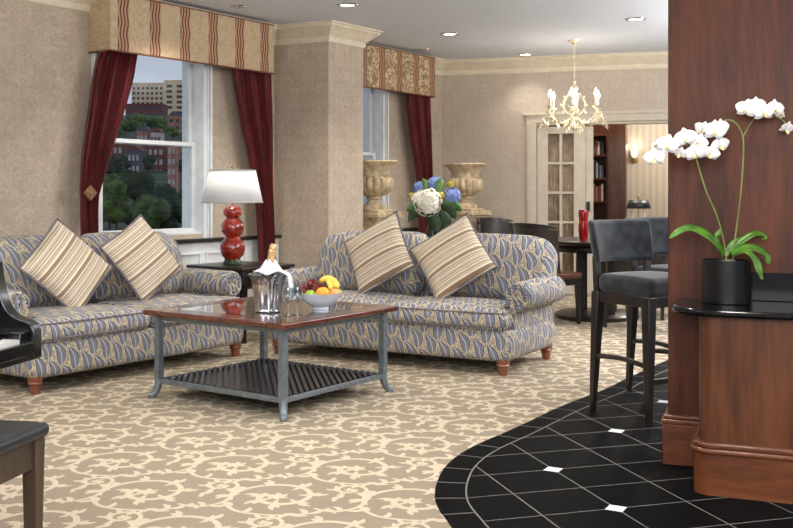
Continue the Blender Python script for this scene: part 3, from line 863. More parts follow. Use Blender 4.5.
def valance(name, label, t0, t1, mat, pipe):
    VPH = 0.121 if mat == M_VAL else 0.015
    root = thing(name, label, 'valance', W0, A_L, 'fabric valances')
    m = MB(); m.rbox(t0, t1, -0.265, -0.245, 2.315, 2.755, 0.008, 2); m.rbox(t0, t0+0.02, -0.246, -0.0, 2.315, 2.755, 0.008, 2); m.rbox(t1-0.02, t1, -0.246, -0.0, 2.315, 2.755, 0.008, 2); m.box(t0+.01, t1-.01, -.25, 0, 2.72, 2.745)
    m.build('box', mat, root, uvfn=lambda co, n: (co.x, co.z) if abs(n.x) < 0.7 else (VPH+0.1625+(co.y+0.13)*0.5, co.z))
    q = MB()
    for z in (2.31, 2.758): q.tube([(t0, -0.0, z), (t0, -0.26, z), (t1, -0.26, z), (t1, -0.0, z)], 0.007, 8)
    q.build('piping', pipe, root)
    return root
M_PIPE2 = plain('brown_piping', (110, 66, 48), 0.7)
va = wall_t(110, 0.265); vb = wall_t(273.5, 0.265)
valance('valance', 'striped gold valance with a plain ground over the city window', va, vb, M_VAL, M_PIPE2)
vc = wall_t(436, 0.265)
valance('valance', 'figured gold valance beyond the pillar', 4.15, vc-0.02, M_VAL2, M_PIPE2)

# ------------------------------------------------------------ ceiling fixtures
for (x, y), lb in zip(DOWN, ('lit recessed downlight nearest the papered pillar', 'lit recessed downlight in the middle of the ceiling', 'lit recessed downlight nearest the far crown moulding', 'lit recessed downlight right of the chandelier')):
    root = thing('recessed_downlight', lb, 'ceiling light', (x, y, CEIL), 0, 'recessed downlights')
    m = MB(); m.lathe([(0.062, -0.002), (0.07, -0.008), (0.092, -0.006), (0.095, 0.0)], 32, cap=False); m.build('trim_ring', M_SILVER, root)
    m = MB(); m.lathe([(0.0001, -0.003), (0.062, -0.003)], 32, cap=False); m.build('lens', M_DISC, root)
for (px, py, lb) in ((238, 6, 'small unlit eyeball light above the striped valance'), (424, 49.5, 'small unlit eyeball light above the figured valance')):
    D = (CEIL-H)*FX/(HZ-py)
    root = thing('eyeball_light', lb, 'ceiling light', ((px-396)/FX*D, D, CEIL), 0, 'small ceiling eyeballs')
    m = MB(); m.lathe([(0.035, -0.002), (0.045, -0.012), (0.062, -0.008), (0.065, 0.0)], 24, cap=False); m.build('trim_ring', M_SILVER, root)
    m = MB(); m.ell((0, 0, -0.002), (0.035, 0.035, 0.018), 16, 8); m.build('eyeball', M_SILVER, root)

# chandelier
CHX, CHY = 1.86, 10.46
ch = thing('chandelier', 'gilt chandelier with glowing candle bulbs over the dining table', 'chandelier', (CHX, CHY, CEIL))
m = MB(); m.lathe([(0.0001, -0.05), (0.02, -0.045), (0.03, -0.025), (0.065, -0.02), (0.07, 0.0)], 24); m.build('canopy', M_GILT, ch)
m = MB()
for k in range(12):
    z = -0.06-k*0.031
    m.M = Matrix.Translation((0, 0, z)) @ Matrix.Rotation(PI/2*(k % 2), 4, 'Z')
    m.tube([(math.cos(a)*0.009, 0, math.sin(a)*0.019) for a in [2*PI*i/10 for i in range(11)]], 0.003, 6, cap=False)
m.build('chain', M_GILT, ch)
m = MB(); m.lathe([(0.0001, -0.42), (0.02, -0.43), (0.012, -0.46), (0.045, -0.50), (0.02, -0.56), (0.014, -0.66), (0.03, -0.70), (0.055, -0.75), (0.03, -0.80), (0.05, -0.84), (0.025, -0.89), (0.03, -0.92), (0.0001, -0.95)], 20); m.build('column', M_GILT, ch)
for k in range(6):
    a = k*PI/3+0.25; ca, sa = math.cos(a), math.sin(a)
    def rp(r, z): return (ca*r, sa*r, z)
    m = MB()
    m.tube(spline([rp(0.03, -0.80), rp(0.12, -0.87), rp(0.22, -0.84), rp(0.28, -0.76), rp(0.26, -0.72)], 5), 0.007, 8)
    m.tube(spline([rp(0.03, -0.55), rp(0.1, -0.60), rp(0.13, -0.70), rp(0.06, -0.78)], 5), 0.004, 6)
    m.tube(spline([rp(0.22, -0.83), rp(0.31, -0.80), rp(0.36, -0.84), rp(0.37, -0.89), rp(0.34, -0.90)], 5), [0.006]*20+[0.003], 6)
    for (r_, z_, dr, dz) in ((0.1, -0.87, .03, -.05), (0.16, -0.87, .04, .05), (0.22, -0.83, .05, -.04), (0.3, -0.80, .02, .05), (0.36, -0.85, .03, -.05), (0.2, -0.86, -.01, -.06), (.13, -.69, .04, .02), (0.13, -0.88, -.02, .05), (0.19, -0.86, .05, .02), (0.25, -0.81, .03, -.06), (0.27, -0.80, .06, .03), (0.33, -0.81, .05, .01), (0.345, -0.83, -.02, -.06), (0.37, -0.88, .02, -.05), (.10, -.62, .03, .04), (.05, -.57, .03, .02), (.12, -.74, .03, -.03), (.07, -.84, .03, -.07)):
        p = Vector(rp(r_, z_)); q = p+Vector((ca*dr-sa*0.02, sa*dr+ca*0.02, dz)); m.tube([p, (p+q)/2, q], [0.004, 0.015, 0.001], 6, flat=0.35)
    m.lathe([(0.004, -0.73), (0.03, -0.715), (0.038, -0.70), (0.012, -0.695)], 14, c=(ca*0.27, sa*0.27, 0))
    arm = m.build('arm', M_GILT, ch)
    m = MB(); m.lathe([(0.012, -0.695), (0.012, -0.61), (0.0001, -0.605)], 12, c=(ca*0.27, sa*0.27, 0)); m.build('candle_sleeve', M_CANDLE, arm)
    m = MB(); m.lathe([(0.006, -0.61), (0.019, -0.585), (0.02, -0.565), (0.010, -0.54), (0.0001, -0.52)], 14, c=(ca*0.27, sa*0.27, 0)); m.build('bulb', M_BULB, arm)
for k in range(8):
    a = k*PI/4
    m = MB(); z = -0.90-0.03*(k % 2); r_ = 0.10 if k % 2 else 0.06
    m.tube([(math.cos(a)*0.02, math.sin(a)*0.02, -0.86), (math.cos(a)*r_, math.sin(a)*r_, z)], 0.002, 5); m.ell((math.cos(a)*r_, math.sin(a)*r_, z-0.025), (0.009, 0.009, 0.026), 8, 6)
    m.build('drop', M_GILT, ch)
point('chandelier_glow', (CHX, CHY, 2.0), 13, WARM, 0.3)

# ------------------------------------------------------------ sofas
def make_sofa():
    r = thing('sofa', '', 'sofa')
    def bow(p): return Vector((p.x*(1+0.015*(1-abs(p.z-0.2)/0.11)), p.y-0.012*(1-(p.x/1.0)**2), p.z))
    m = MB(); m.rbox(-0.985, 0.985, -0.45, 0.43, 0.09, 0.30, 0.045, 12, fn=bow); m.build('base', M_PAIS, r)
    for s_ in (-1, 1):     # T-shaped seat cushions that run in front of the arms
        def tee(p, s_=s_):
            x = p.x*s_
            k = max(0.0, min(1.0, (-p.y-0.27)/0.06)); lim = 0.83+0.15*k
            x = x if x < 0.6 else 0.6+(x-0.6)*(lim-0.6)/0.38
            return Vector((x*s_, p.y-0.012*(1-(p.x/1.0)**2), p.z))
        x0, x1 = (-0.98, -0.004) if s_ < 0 else (0.004, 0.98)
        m = MB(); m.rbox(x0, x1, -0.47, 0.22, 0.295, 0.430, 0.055, 16, puff=(0, 0.012, 0.03), fn=tee); c_ = m.build('seat_cushion', M_PAIS, r, angle=70)
        for z in (0.322, 0.412):
            q = MB(); q.tube([tee(Vector((x, y, z))) for (x, y) in ((x0+0.02, 0.15), (x0+0.006, -0.2), (x0+0.006, -0.40), (x0+0.03, -0.456), (x0+0.2, -0.472), (x0+0.5, -0.476), (x1-0.2, -0.472), (x1-0.03, -0.456), (x1-0.006, -0.40), (x1-0.006, -0.2), (x1-0.02, 0.15))], 0.0055, 6)
            q.build('piping', M_PIPE, c_)
    def lean(p):
        k = (p.z-0.42)/0.45
        e = max(0, abs(p.x)-0.8)/0.25
        return Vector((p.x, p.y+0.10*k+0.03*e, p.z-0.075*e*e*max(0, k)-0.012*abs(p.x)))
    for s_ in (-1, 1):
        x0, x1 = (-1.03, -0.004) if s_ < 0 else (0.004, 1.03)
        m = MB(); m.rbox(x0, x1, 0.13, 0.36, 0.42, 0.895, 0.115, 12, puff=(0.0, 0.045, 0.012), fn=lean); m.build('back_cushion', M_PAIS, r, angle=70)
    def lean2(p):
        k = max(0, (p.z-0.3)/0.5); return Vector((p.x, p.y+0.06*k, p.z-0.05*abs(p.x)**2))
    m = MB(); m.rbox(-0.98, 0.98, 0.28, 0.43, 0.25, 0.84, 0.06, 10, fn=lean2); m.build('back_frame', M_PAIS, r, angle=70)
    for s_ in (-1, 1):
        cx, cz, R = 1.0*s_, 0.515, 0.096
        pts = []
        for i in range(25):
            a = math.radians(-58+296*i/24); pts.append((cx+math.cos(a)*R, cz+math.sin(a)*R))
        lo, hi = sorted((0.86*s_, 0.975*s_))
        inner = 0.84*s_
        poly = [(lo, 0.28), (hi, 0.28), (hi, 0.40)]+pts+[(lo, 0.40)]
        m = MB(); vs = []; n_ = len(poly); secs = [(-0.315, 0.90), (-0.31, 0.96), (-0.29, 1.0), (-0.1, 1.0), (0.1, 1.02), (0.36, 1.0), (0.385, 0.93)]
        for (y, k) in secs:
            for p in poly: vs.append((cx+(p[0]-cx)*k, y, 0.48+(p[1]-0.48)*k if p[1] > 0.31 else p[1]))
        fs = [(j*n_+i, j*n_+(i+1) % n_, (j+1)*n_+(i+1) % n_, (j+1)*n_+i) for j in range(len(secs)-1) for i in range(n_)]
        fs += [tuple(range(n_-1, -1, -1)), tuple((len(secs)-1)*n_+i for i in range(n_))]
        m.add(vs, fs); ar = m.build('arm', M_PAIS, r, angle=50)
        q = MB()   # pleated scroll on the arm front
        for rr, w in ((0.080, 0.012), (0.028, 0.014)):
            q.tube([(cx+math.cos(a)*rr, -0.316, cz+math.sin(a)*rr) for a in [2*PI*i/28 for i in range(29)]], w, 8, cap=False)
        for i in range(18):
            a = 2*PI*i/18; q.tube([(cx+math.cos(a)*0.03, -0.318, cz+math.sin(a)*0.03), (cx+math.cos(a)*0.078, -0.318, cz+math.sin(a)*0.078)], [0.006, 0.010], 6)
        q.build('arm_scroll', M_PAIS, ar)
    for sx_ in (-1, 1):
        for sy_ in (-1, 1):
            m = MB(); m.lathe([(0.026, 0.0), (0.03, 0.014), (0.036, 0.052), (0.048, 0.068), (0.042, 0.076), (0.048, 0.087), (0.048, 0.104)], 16, c=(0.93*sx_, -0.005+0.395*sy_, 0)); m.build('foot', M_ORANGEWOOD, r)
    return r
A_S = math.radians(-30)
SL = Vector((-1.987, 6.877, 0)); SR = Vector((0.10, 7.365, 0))
sofa = make_sofa(); place(sofa, SL, A_L); sofa.scale = (0.908, 0.97, 1.015)
tag(sofa, 'blue and tan paisley sofa under the city window', 'sofa', 'paisley sofas')
sofa2 = copy_tree(sofa); place(sofa2, SR, A_S); sofa2.scale = (0.985, 0.965, 1.0)
tag(sofa2, 'blue and tan paisley sofa backing onto the dining area', 'sofa', 'paisley sofas')

def make_pillow():
    r = thing('throw_pillow', '', 'pillow')
    N_ = 18; hs = 0.248; m = MB()
    for sg in (-1, 1):
        vs = []
        for i in range(N_+1):
            for j in range(N_+1):
                a = -1+2*i/N_; b = -1+2*j/N_
                pin = 1-0.06*(1-a*a)*abs(b)**3; pin2 = 1-0.06*(1-b*b)*abs(a)**3
                th = 0.085*((1-a*a)*(1-b*b))**0.42+0.004*noise.noise(Vector((a*3, b*3, sg)))
                vs.append((a*hs*pin2, sg*th, b*hs*pin))
        fs = [(i*(N_+1)+j, (i+1)*(N_+1)+j, (i+1)*(N_+1)+j+1, i*(N_+1)+j+1) for i in range(N_) for j in range(N_)]
        if sg > 0: fs = [tuple(reversed(f)) for f in fs]
        m.add(vs, fs)
    m.build('cushion', M_STRIPE, r, angle=80, uvfn=lambda co, n: (co.x+0.5, co.z))
    q = MB(); ring = []
    for (a0, b0, a1, b1) in ((-1, -1, 1, -1), (1, -1, 1, 1), (1, 1, -1, 1), (-1, 1, -1, -1)):
        for k in range(12):
            t = k/12; a = a0+(a1-a0)*t; b = b0+(b1-b0)*t
            pin = 1-0.06*(1-a*a)*abs(b)**3; pin2 = 1-0.06*(1-b*b)*abs(a)**3
            ring.append((a*hs*pin2, 0.002*math.sin(k*2), b*hs*pin))
    ring.append(ring[0]); q.tube(ring, 0.009, 8, cap=False); q.build('piping', M_PIPE, r)
    return r
pil = make_pillow()
def put_pillow(o, sofa_c, ang, sx_, sy_, z, spin, tilt, yaw, label):
    base = Matrix.Translation(sofa_c) @ Matrix.Rotation(ang, 4, 'Z') @ Matrix.Translation((sx_, sy_, z)) @ Matrix.Rotation(yaw, 4, 'Z') @ Matrix.Rotation(-tilt, 4, 'X') @ Matrix.Rotation(spin, 4, 'Y')
    o.rotation_mode = 'XYZ'; o.location = base.to_translation(); o.rotation_euler = base.to_euler()
    tag(o, label, 'pillow', 'striped throw pillows')
R_ = math.radians
specs = [(SL, A_L, -0.35, -0.03, 0.71, R_(48), R_(24), R_(-2), 'striped throw pillow at the left end of the sofa under the window'),
         (SL, A_L, 0.28, -0.03, 0.735, R_(62), R_(24), R_(0), 'striped throw pillow on the window sofa, nearer the red lamp'),
         (SR, A_S, -0.26, -0.02, 0.745, R_(58), R_(22), R_(-4), 'striped throw pillow on the right sofa, behind its neighbour and nearer the fruit bowl'),
         (SR, A_S, 0.365, -0.03, 0.735, R_(54), R_(24), R_(4), 'striped throw pillow on the right sofa, below the flowers and nearer the bar stools')]
for k, s_ in enumerate(specs):
    o = pil if k == 0 else copy_tree(pil); put_pillow(o, *s_)

# ------------------------------------------------------------ coffee table
TA = R_(54.5); TC = Vector((-0.738, 5.95, 0))
ct = thing('coffee_table', 'square coffee table with walnut and glass top, pewter legs and slatted shelf', 'coffee table', TC, TA)
TX, TY, TZ = 0.447, 0.487, 0.518     # half distances between leg centres (x = into picture, y = leftwards)
m = MB(); ox, oy = TX+0.068, TY+0.068; ix, iy = TX-0.07, TY-0.07; z0, z1 = TZ-0.032, TZ
for (a, b, c, d) in ((-ox, ox, -oy, -iy), (-ox, ox, iy, oy), (-ox, -ix, -iy, iy), (ix, ox, -iy, iy)): m.box(a, b, c, d, z0, z1)
tp = m.build('tabletop', M_WALNUT, ct, bevel=0.008)
m = MB(); m.box(-ix, ix, -iy, iy, TZ-0.012, TZ-0.001); m.build('glass_inset', M_TGLASS, tp, smooth=False)
m = MB()
for sg in (-1, 1):
    m.box(-TX, TX, sg*TY-0.012, sg*TY+0.012, TZ-0.062, TZ-0.032); m.box(sg*TX-0.012, sg*TX+0.012, -TY, TY, TZ-0.062, TZ-0.032)
    m.box(-TX, TX, sg*TY-0.012, sg*TY+0.012, 0.085, 0.112); m.box(sg*TX-0.012, sg*TX+0.012, -TY, TY, 0.085, 0.112)
m.build('frame', M_METAL, ct, bevel=0.003)
for sx_ in (-1, 1):
    for sy_ in (-1, 1):
        m = MB(); dx, dy = sx_*0.7071, sy_*0.7071; bx_, by_ = TX*sx_, TY*sy_
        m.M = Matrix.Translation((bx_, by_, 0))
        m.box(-0.019, 0.019, -0.019, 0.019, 0.10, TZ-0.033)
        pts = spline([(0, 0, 0.12), (0.004*sx_, 0.004*sy_, 0.07), (dx*0.02, dy*0.02, 0.035), (dx*0.042, dy*0.042, 0.016), (dx*0.060, dy*0.060, 0.018)], 5)
        m.tube(pts, [0.023]*8+[0.021]*8+[0.018]*4+[0.015], 12)
        m.tube([(dx*0.04, dy*0.04, 0.0), (dx*0.04, dy*0.04, 0.012)], 0.02, 12)
        m.build('leg', M_METAL, ct, bevel=0.002)
m = MB(); m.box(-TX+0.012, TX-0.012, -TY+0.012, TY-0.012, 0.088, 0.094)
for i in range(-30, 31):      # slats laid on the diagonal
    c_ = i*0.034; lx, ly = TX-0.014, TY-0.014
    # line y = x + c_*1.414
    k = c_*1.414; xa = max(-lx, -ly-k); xb = min(lx, ly-k)
    if xb-xa > 0.03: m.bar((xa, xa+k, 0.106), (xb, xb+k, 0.106), 0.019, 0.022)
m.build('slatted_shelf', plain('black_woven_rattan', (46, 48, 52), 0.22, var=0.2, scale=80), ct, smooth=False)
def on_table(px, py): D = (H-TZ)*FX/(py-HZ); return Vector(((px-396)/FX*D, D, TZ))

# ice bucket
bp = on_table(267.5, 311.5)
bk = thing('ice_bucket', 'polished silver ice bucket with a flared rim on the coffee table', 'ice bucket', bp)
flt = lambda a, i: 1+0.06*math.cos(9*a)*min(1, i/3)
m = MB(); m.lathe([(0.070, 0.0), (0.074, 0.006), (0.070, 0.012), (0.068, 0.02), (0.078, 0.09), (0.086, 0.15), (0.094, 0.19), (0.114, 0.212), (0.116, 0.215), (0.108, 0.211), (0.088, 0.19), (0.08, 0.15), (0.06, 0.03), (0.0001, 0.03)], 48, mod=flt); m.build('bowl', M_SILVER, bk)
# bottle
m0 = Matrix.Translation(bp+Vector((-0.03, 0.0, 0.036))) @ Matrix.Rotation(R_(10), 4, 'Y')
bt = thing('champagne_bottle', 'gold foiled champagne bottle leaning in the silver bucket', 'bottle'); bt.location = m0.to_translation(); bt.rotation_euler = m0.to_euler()
m = MB(); m.lathe([(0.0001, 0.0), (0.038, 0.0), (0.041, 0.01), (0.041, 0.14), (0.034, 0.185), (0.02, 0.22), (0.018, 0.24), (0.0001, 0.241)], 24); m.build('body', M_BOTTLE, bt)
m = MB(); m.lathe([(0.028, 0.205), (0.024, 0.225), (0.021, 0.27), (0.020, 0.30), (0.023, 0.306), (0.023, 0.318), (0.019, 0.322), (0.021, 0.345), (0.014, 0.358), (0.0001, 0.36)], 20); m.build('foil_neck', M_GOLDFOIL, bt)
# napkin
m = MB(); N_ = 28; vs = []
rows = [(0.026, 0.29), (0.036, 0.275), (0.055, 0.255), (0.075, 0.235), (0.090, 0.228)]
for (r, z) in rows:
    for j in range(N_):
        a = 2*PI*j/N_; q = 1+0.14*math.sin(3*a+r*40)+0.06*math.sin(7*a); vs.append((r*q*math.cos(a)+0.012, r*q*math.sin(a), z+0.012*math.sin(4*a+r*60)))
m.add(vs, [(i*N_+j, (i+1)*N_+j, (i+1)*N_+(j+1) % N_, i*N_+(j+1) % N_) for i in range(len(rows)-1) for j in range(N_)])
vs = []
path = spline([(0.04, -0.01, 0.25), (0.085, -0.02, 0.235), (0.122, -0.025, 0.215), (0.135, -0.025, 0.17), (0.14, -0.02, 0.12), (0.142, -0.02, 0.08)], 4)
for i, p in enumerate(path):
    w = 0.05+0.002*i
    for j in range(9):
        s_ = j/8-0.5; vs.append((p.x+0.006*math.sin(j*1.9+i*.2), p.y+s_*w*2, p.z-0.02*abs(s_)*(i/len(path))))
m.add(vs, [(i*9+j, (i+1)*9+j, (i+1)*9+j+1, i*9+j+1) for i in range(len(path)-1) for j in range(8)])
nk = place(m.build('napkin', M_LINEN, solid=0.004), bp); tag(nk, 'white linen napkin draped round the champagne bottle', 'napkin')
# flutes
def make_flute():
    r = thing('champagne_glass', '', 'glass')
    m = MB(); m.lathe([(0.0001, 0.0), (0.03, 0.0), (0.03, 0.002), (0.006, 0.007), (0.0035, 0.02), (0.0035, 0.062), (0.006, 0.068)], 24); m.build('stem', M_CLEAR, r)
    m = MB(); m.lathe([(0.006, 0.068), (0.018, 0.078), (0.027, 0.098), (0.029, 0.125), (0.025, 0.155), (0.0235, 0.155), (0.0275, 0.125), (0.0255, 0.099), (0.016, 0.08), (0.0001, 0.074)], 24); m.build('bowl', M_CLEAR, r)
    return r
f1 = make_flute(); f1.location = on_table(287.5, 315.5); tag(f1, 'clear stemmed glass nearer the silver bucket', 'glass', 'champagne glasses')
f2 = copy_tree(f1); f2.location = on_table(297, 314.5); tag(f2, 'clear stemmed glass nearer the fruit bowl', 'glass', 'champagne glasses')
# fruit bowl
fp = on_table(320, 309)
fb = tag(place((lambda m: (m.lathe([(0.0001, 0.0), (0.048, 0.0), (0.05, 0.008), (0.045, 0.012), (0.085, 0.035), (0.115, 0.065), (0.130, 0.095), (0.132, 0.097), (0.126, 0.095), (0.11, 0.068), (0.08, 0.042), (0.0001, 0.018)], 48), m)[1])(MB()).build('fruit_bowl', M_CHINA), fp), 'white china bowl holding the fruit', 'bowl')
M_ORANGE = plain('orange_peel', (232, 156, 44), 0.45, var=0.06, scale=90, bmp=0.3); M_GREEN = plain('green_apple_skin', (150, 176, 56), 0.35, var=0.12, scale=30)
M_PEACH = plain('peach_skin', (224, 148, 92), 0.6, var=0.15, scale=20); M_GRAPE = plain('red_grape_skin', (104, 34, 34), 0.25, var=0.35, scale=30); M_BANANA = plain('banana_skin', (232, 192, 78), 0.5, var=0.1, scale=30); M_TWIG = plain('brown_twig', (96, 78, 40), 0.7)
def fruit(name, cat, label, off_, r, mat):
    root = thing(name, label, cat, fp+Vector(off_))
    def dim(d): return 1-0.14*max(0, d.z-0.75)/0.25*0.8-0.05*max(0, -d.z-0.8)
    m = MB(); m.ell((0, 0, 0), (r, r, r*0.94), 20, 14, dim); m.build('flesh', mat, root)
    m = MB(); m.tube([(0, 0, r*0.76), (0.004, 0, r*1.03)], 0.0022, 6); m.build('stalk', M_TWIG, root)
fruit('green_apple', 'fruit', 'green apple at the front left of the fruit bowl', (-0.055, -0.062, 0.092), 0.030, M_GREEN)
fruit('orange', 'fruit', 'round orange at the front centre of the fruit bowl', (0.018, -0.060, 0.100), 0.040, M_ORANGE)
fruit('peach', 'fruit', 'pinkish peach right of the orange in the fruit bowl', (0.082, -0.030, 0.098), 0.032, M_PEACH)
fruit('lime', 'fruit', 'small green lime at the right rim of the fruit bowl', (0.100, 0.035, 0.096), 0.024, M_GREEN)
gr = thing('grape_bunch', 'bunch of dark red grapes piled on the left of the fruit bowl', 'fruit', fp+Vector((-0.045, 0.01, 0.10)))
m = MB(); rnd = random.Random(3)
m2 = MB(); m2.tube([(0.03, 0.02, 0.01), (0, 0, 0.03), (-0.04, 0, 0.02)], 0.003, 6); m2.build('stalk', M_TWIG, gr)
for k in range(60):
    a = rnd.random()*2*PI; q = rnd.random()**0.5; x = math.cos(a)*0.078*q-0.005; y = math.sin(a)*0.06*q; z = 0.075*(1-q*q)*rnd.uniform(0.4, 1.0)
    g_ = MB(); g_.ell((x, y, z), 0.0125, 10, 7); g_.build('grape', M_GRAPE, gr)
bn = thing('banana_bunch', 'small yellow banana bunch on the right of the fruit bowl', 'fruit', fp+Vector((0.04, 0.02, 0.112)))
for k in range(4):
    m = MB(); m.M = Matrix.Translation((0, 0, 0.008*(k % 2))) @ Matrix.Rotation(math.radians(-70+k*26), 4, 'Z')
    pts = spline([(-0.045, 0, 0.040), (-0.03, 0, 0.052), (0.0, 0, 0.060), (0.035, 0, 0.048), (0.06, 0, 0.02), (0.066, 0, 0.008)], 4)
    n_ = len(pts); m.tube(pts, [0.004]+[0.008]+[0.0165*math.sin(PI*(0.22+0.64*i/(n_-3))) for i in range(n_-3)]+[0.004], 7); m.build('banana', M_BANANA, bn)

# ------------------------------------------------------------ end table and lamp
ETc = Vector((-1.30, 8.36, 0))
et = thing('end_table', 'dark wood end table holding the red lamp', 'end table', ETc, A_L)
m = MB(); m.rbox(-0.31, 0.31, -0.33, 0.33, 0.575, 0.605, 0.01, 2); m.build('tabletop', M_DARKWOOD, et)
m = MB(); m.box(-0.28, 0.28, -0.30, 0.30, 0.43, 0.575); m.build('apron', M_DARKWOOD, et, bevel=0.004)
m = MB(); m.box(-0.22, 0.22, -0.312, -0.30, 0.45, 0.56); dr = m.build('drawer', M_DARKWOOD, et, bevel=0.004)
m = MB(); m.ell((0, -0.322, 0.505), 0.012, 10, 8); m.build('knob', M_BRASS, dr)
for sx_ in (-1, 1):
    for sy_ in (-1, 1):
        m = MB(); m.bar((0.26*sx_, 0.28*sy_, 0.43), (0.265*sx_, 0.285*sy_, 0.0), 0.045, 0.045, 0.028, 0.028); m.build('leg', M_DARKWOOD, et)
lp = P(232, 264, 0); D = (H-0.605)*FX/(264.5-HZ); lp = Vector(((232-396)/FX*D, D, 0.605))
lm = thing('table_lamp', 'red triple gourd ceramic lamp with a white shade on the end table', 'lamp', lp)
k_ = D/FX
m = MB(); m.lathe([(0.0001, 0), (0.074, 0.0), (0.078, 0.012), (0.070, 0.03), (0.066, 0.045), (0.0001, 0.045)], 32); m.build('base', M_GREENGLAZE, lm)
m = MB()
prof = [(0.062, 0.045)]
for (zc_, r_, h_) in ((0.135, 0.104, 0.088), (0.305, 0.094, 0.078), (0.435, 0.078, 0.050)):
    for i in range(9):
        a = -PI/2*0.9+PI*0.9*i/8; prof.append((max(r_*math.cos(a)**0.55, r_*0.62), zc_+h_*math.sin(a)))
prof += [(0.066, 0.475), (0.03, 0.49), (0.0001, 0.49)]
m.lathe(prof, 32, mod=lambda a, i: 1+0.02*math.cos(6*a)); m.build('gourd_body', M_CERAM, lm)
m = MB(); m.tube([(0, 0, 0.48), (0, 0, 0.80)], 0.005, 8); m.lathe([(0.0001, 0.79), (0.008, 0.795), (0.011, 0.81), (0.004, 0.825), (0.0001, 0.83)], 12); m.build('rod', M_BRASS, lm)
m = MB(); m.lathe([(0.252, 0.515), (0.192, 0.785)], 40, cap=False); sh = m.build('lamp_shade', M_SHADE, lm, solid=0.003)
M_GTRIM = plain('grey_trim', (150, 150, 152), 0.6)
for r_, z in ((0.253, 0.516), (0.193, 0.784)):
    m = MB(); m.tube([(math.cos(a)*r_, math.sin(a)*r_, z) for a in [2*PI*i/40 for i in range(41)]], 0.004, 6, cap=False); m.build('shade_trim', M_GTRIM, sh)
m = MB(); m.ell((0, 0, 0.62), (0.03, 0.03, 0.045), 12, 8); m.build('bulb', emit('lamp_bulb', (255, 245, 235), 5), lm)
point('shade_fill_light', lp+Vector((0, 0, 0.66)), 1.6, (1, 0.93, 0.85), 0.05)  # lamp taken as unlit; bulb emission and this point added to brighten the shade

# ------------------------------------------------------------ urns on pedestals
def make_urn():
    r = thing('garden_urn', '', 'urn')
    lob = lambda a, i: 1+(0.15*(abs(math.cos(8*a))**0.7-0.7) if 9 <= i <= 15 else 0)+(0.03*math.cos(16*a) if 21 <= i <= 23 else 0)
    prof = [(0.0001, 0), (0.135, 0.0), (0.135, 0.035), (0.10, 0.05), (0.07, 0.075), (0.06, 0.10), (0.085, 0.115), (0.07, 0.13),
            (0.09, 0.14), (0.15, 0.165), (0.19, 0.205), (0.205, 0.25), (0.20, 0.29), (0.19, 0.315), (0.175, 0.33), (0.165, 0.335), (0.16, 0.34),
            (0.165, 0.35), (0.155, 0.375), (0.165, 0.42), (0.20, 0.455), (0.235, 0.475), (0.245, 0.49), (0.235, 0.505), (0.20, 0.50), (0.15, 0.42), (0.0001, 0.38)]
    m = MB(); m.lathe(prof, 96, mod=lob); m.build('bowl', M_STONE, r, angle=60)
    return r
def make_pedestal():
    r = thing('stone_pedestal', '', 'pedestal')
    m = MB(); m.box(-0.17, 0.17, -0.17, 0.17, 0.12, 0.92); m.build('shaft', M_STONE, r, bevel=0.006)
    m = MB(); m.box(-0.21, 0.21, -0.21, 0.21, 0, 0.09); m.box(-0.19, 0.19, -0.19, 0.19, 0.09, 0.12); m.build('plinth', M_STONE, r, bevel=0.008)
    m = MB(); m.box(-0.19, 0.19, -0.19, 0.19, 0.92, 0.95); m.box(-0.22, 0.22, -0.22, 0.22, 0.95, 1.0); m.box(-0.16, 0.16, -.16, .16, 1.0, 1.03); m.build('cap', M_STONE, r, bevel=0.008)
    return r
u1 = make_urn(); q1 = make_pedestal()
U2 = Vector((0.775, 11.3, 0)); U1 = Vector((-0.235, 10.3, 0))
place(u1, U2+Vector((0, 0, 1.03)), A_L); tag(u1, 'carved stone urn right of the second window curtain', 'urn', 'stone urns')
place(q1, U2, A_L); tag(q1, 'square stone pedestal under the urn right of the second window curtain', 'pedestal', 'stone pedestals')
u2 = copy_tree(u1); q2 = copy_tree(q1)
place(u2, U1+Vector((0, 0, 1.03)), A_L); tag(u2, 'carved stone urn half hidden behind the papered pillar', 'urn', 'stone urns')
place(q2, U1, A_L); tag(q2, 'square stone pedestal under the urn beside the papered pillar', 'pedestal', 'stone pedestals')

# ------------------------------------------------------------ console behind the sofa with flowers
FLc = Vector((0.305, 8.42, 0))
cn = thing('console_table', 'narrow dark console table behind the right sofa', 'table', FLc+Vector((0.1, 0.0, 0)), A_S)
m = MB(); m.rbox(-0.5, 0.5, -0.15, 0.17, 0.72, 0.75, 0.008, 2); m.build('tabletop', M_DARKWOOD, cn)
for sx_ in (-1, 1):
    for sy_ in (-1, 1):
        m = MB(); m.bar((0.46*sx_, 0.01+0.13*sy_, 0.72), (0.46*sx_, 0.01+0.13*sy_, 0), 0.035, 0.035, 0.025, 0.025); m.build('leg', M_DARKWOOD, cn)
vz = thing('flower_arrangement', 'bouquet of ivory and blue hydrangeas in a vase behind the right sofa', 'flowers', FLc+Vector((0, 0, 0.75)))
m = MB(); m.lathe([(0.0001, 0), (0.05, 0), (0.055, 0.02), (0.06, 0.1), (0.045, 0.18), (0.05, 0.2), (0.04, 0.2), (0.035, 0.17), (0.0001, 0.03)], 24); m.build('vase', M_BOTTLE, vz)
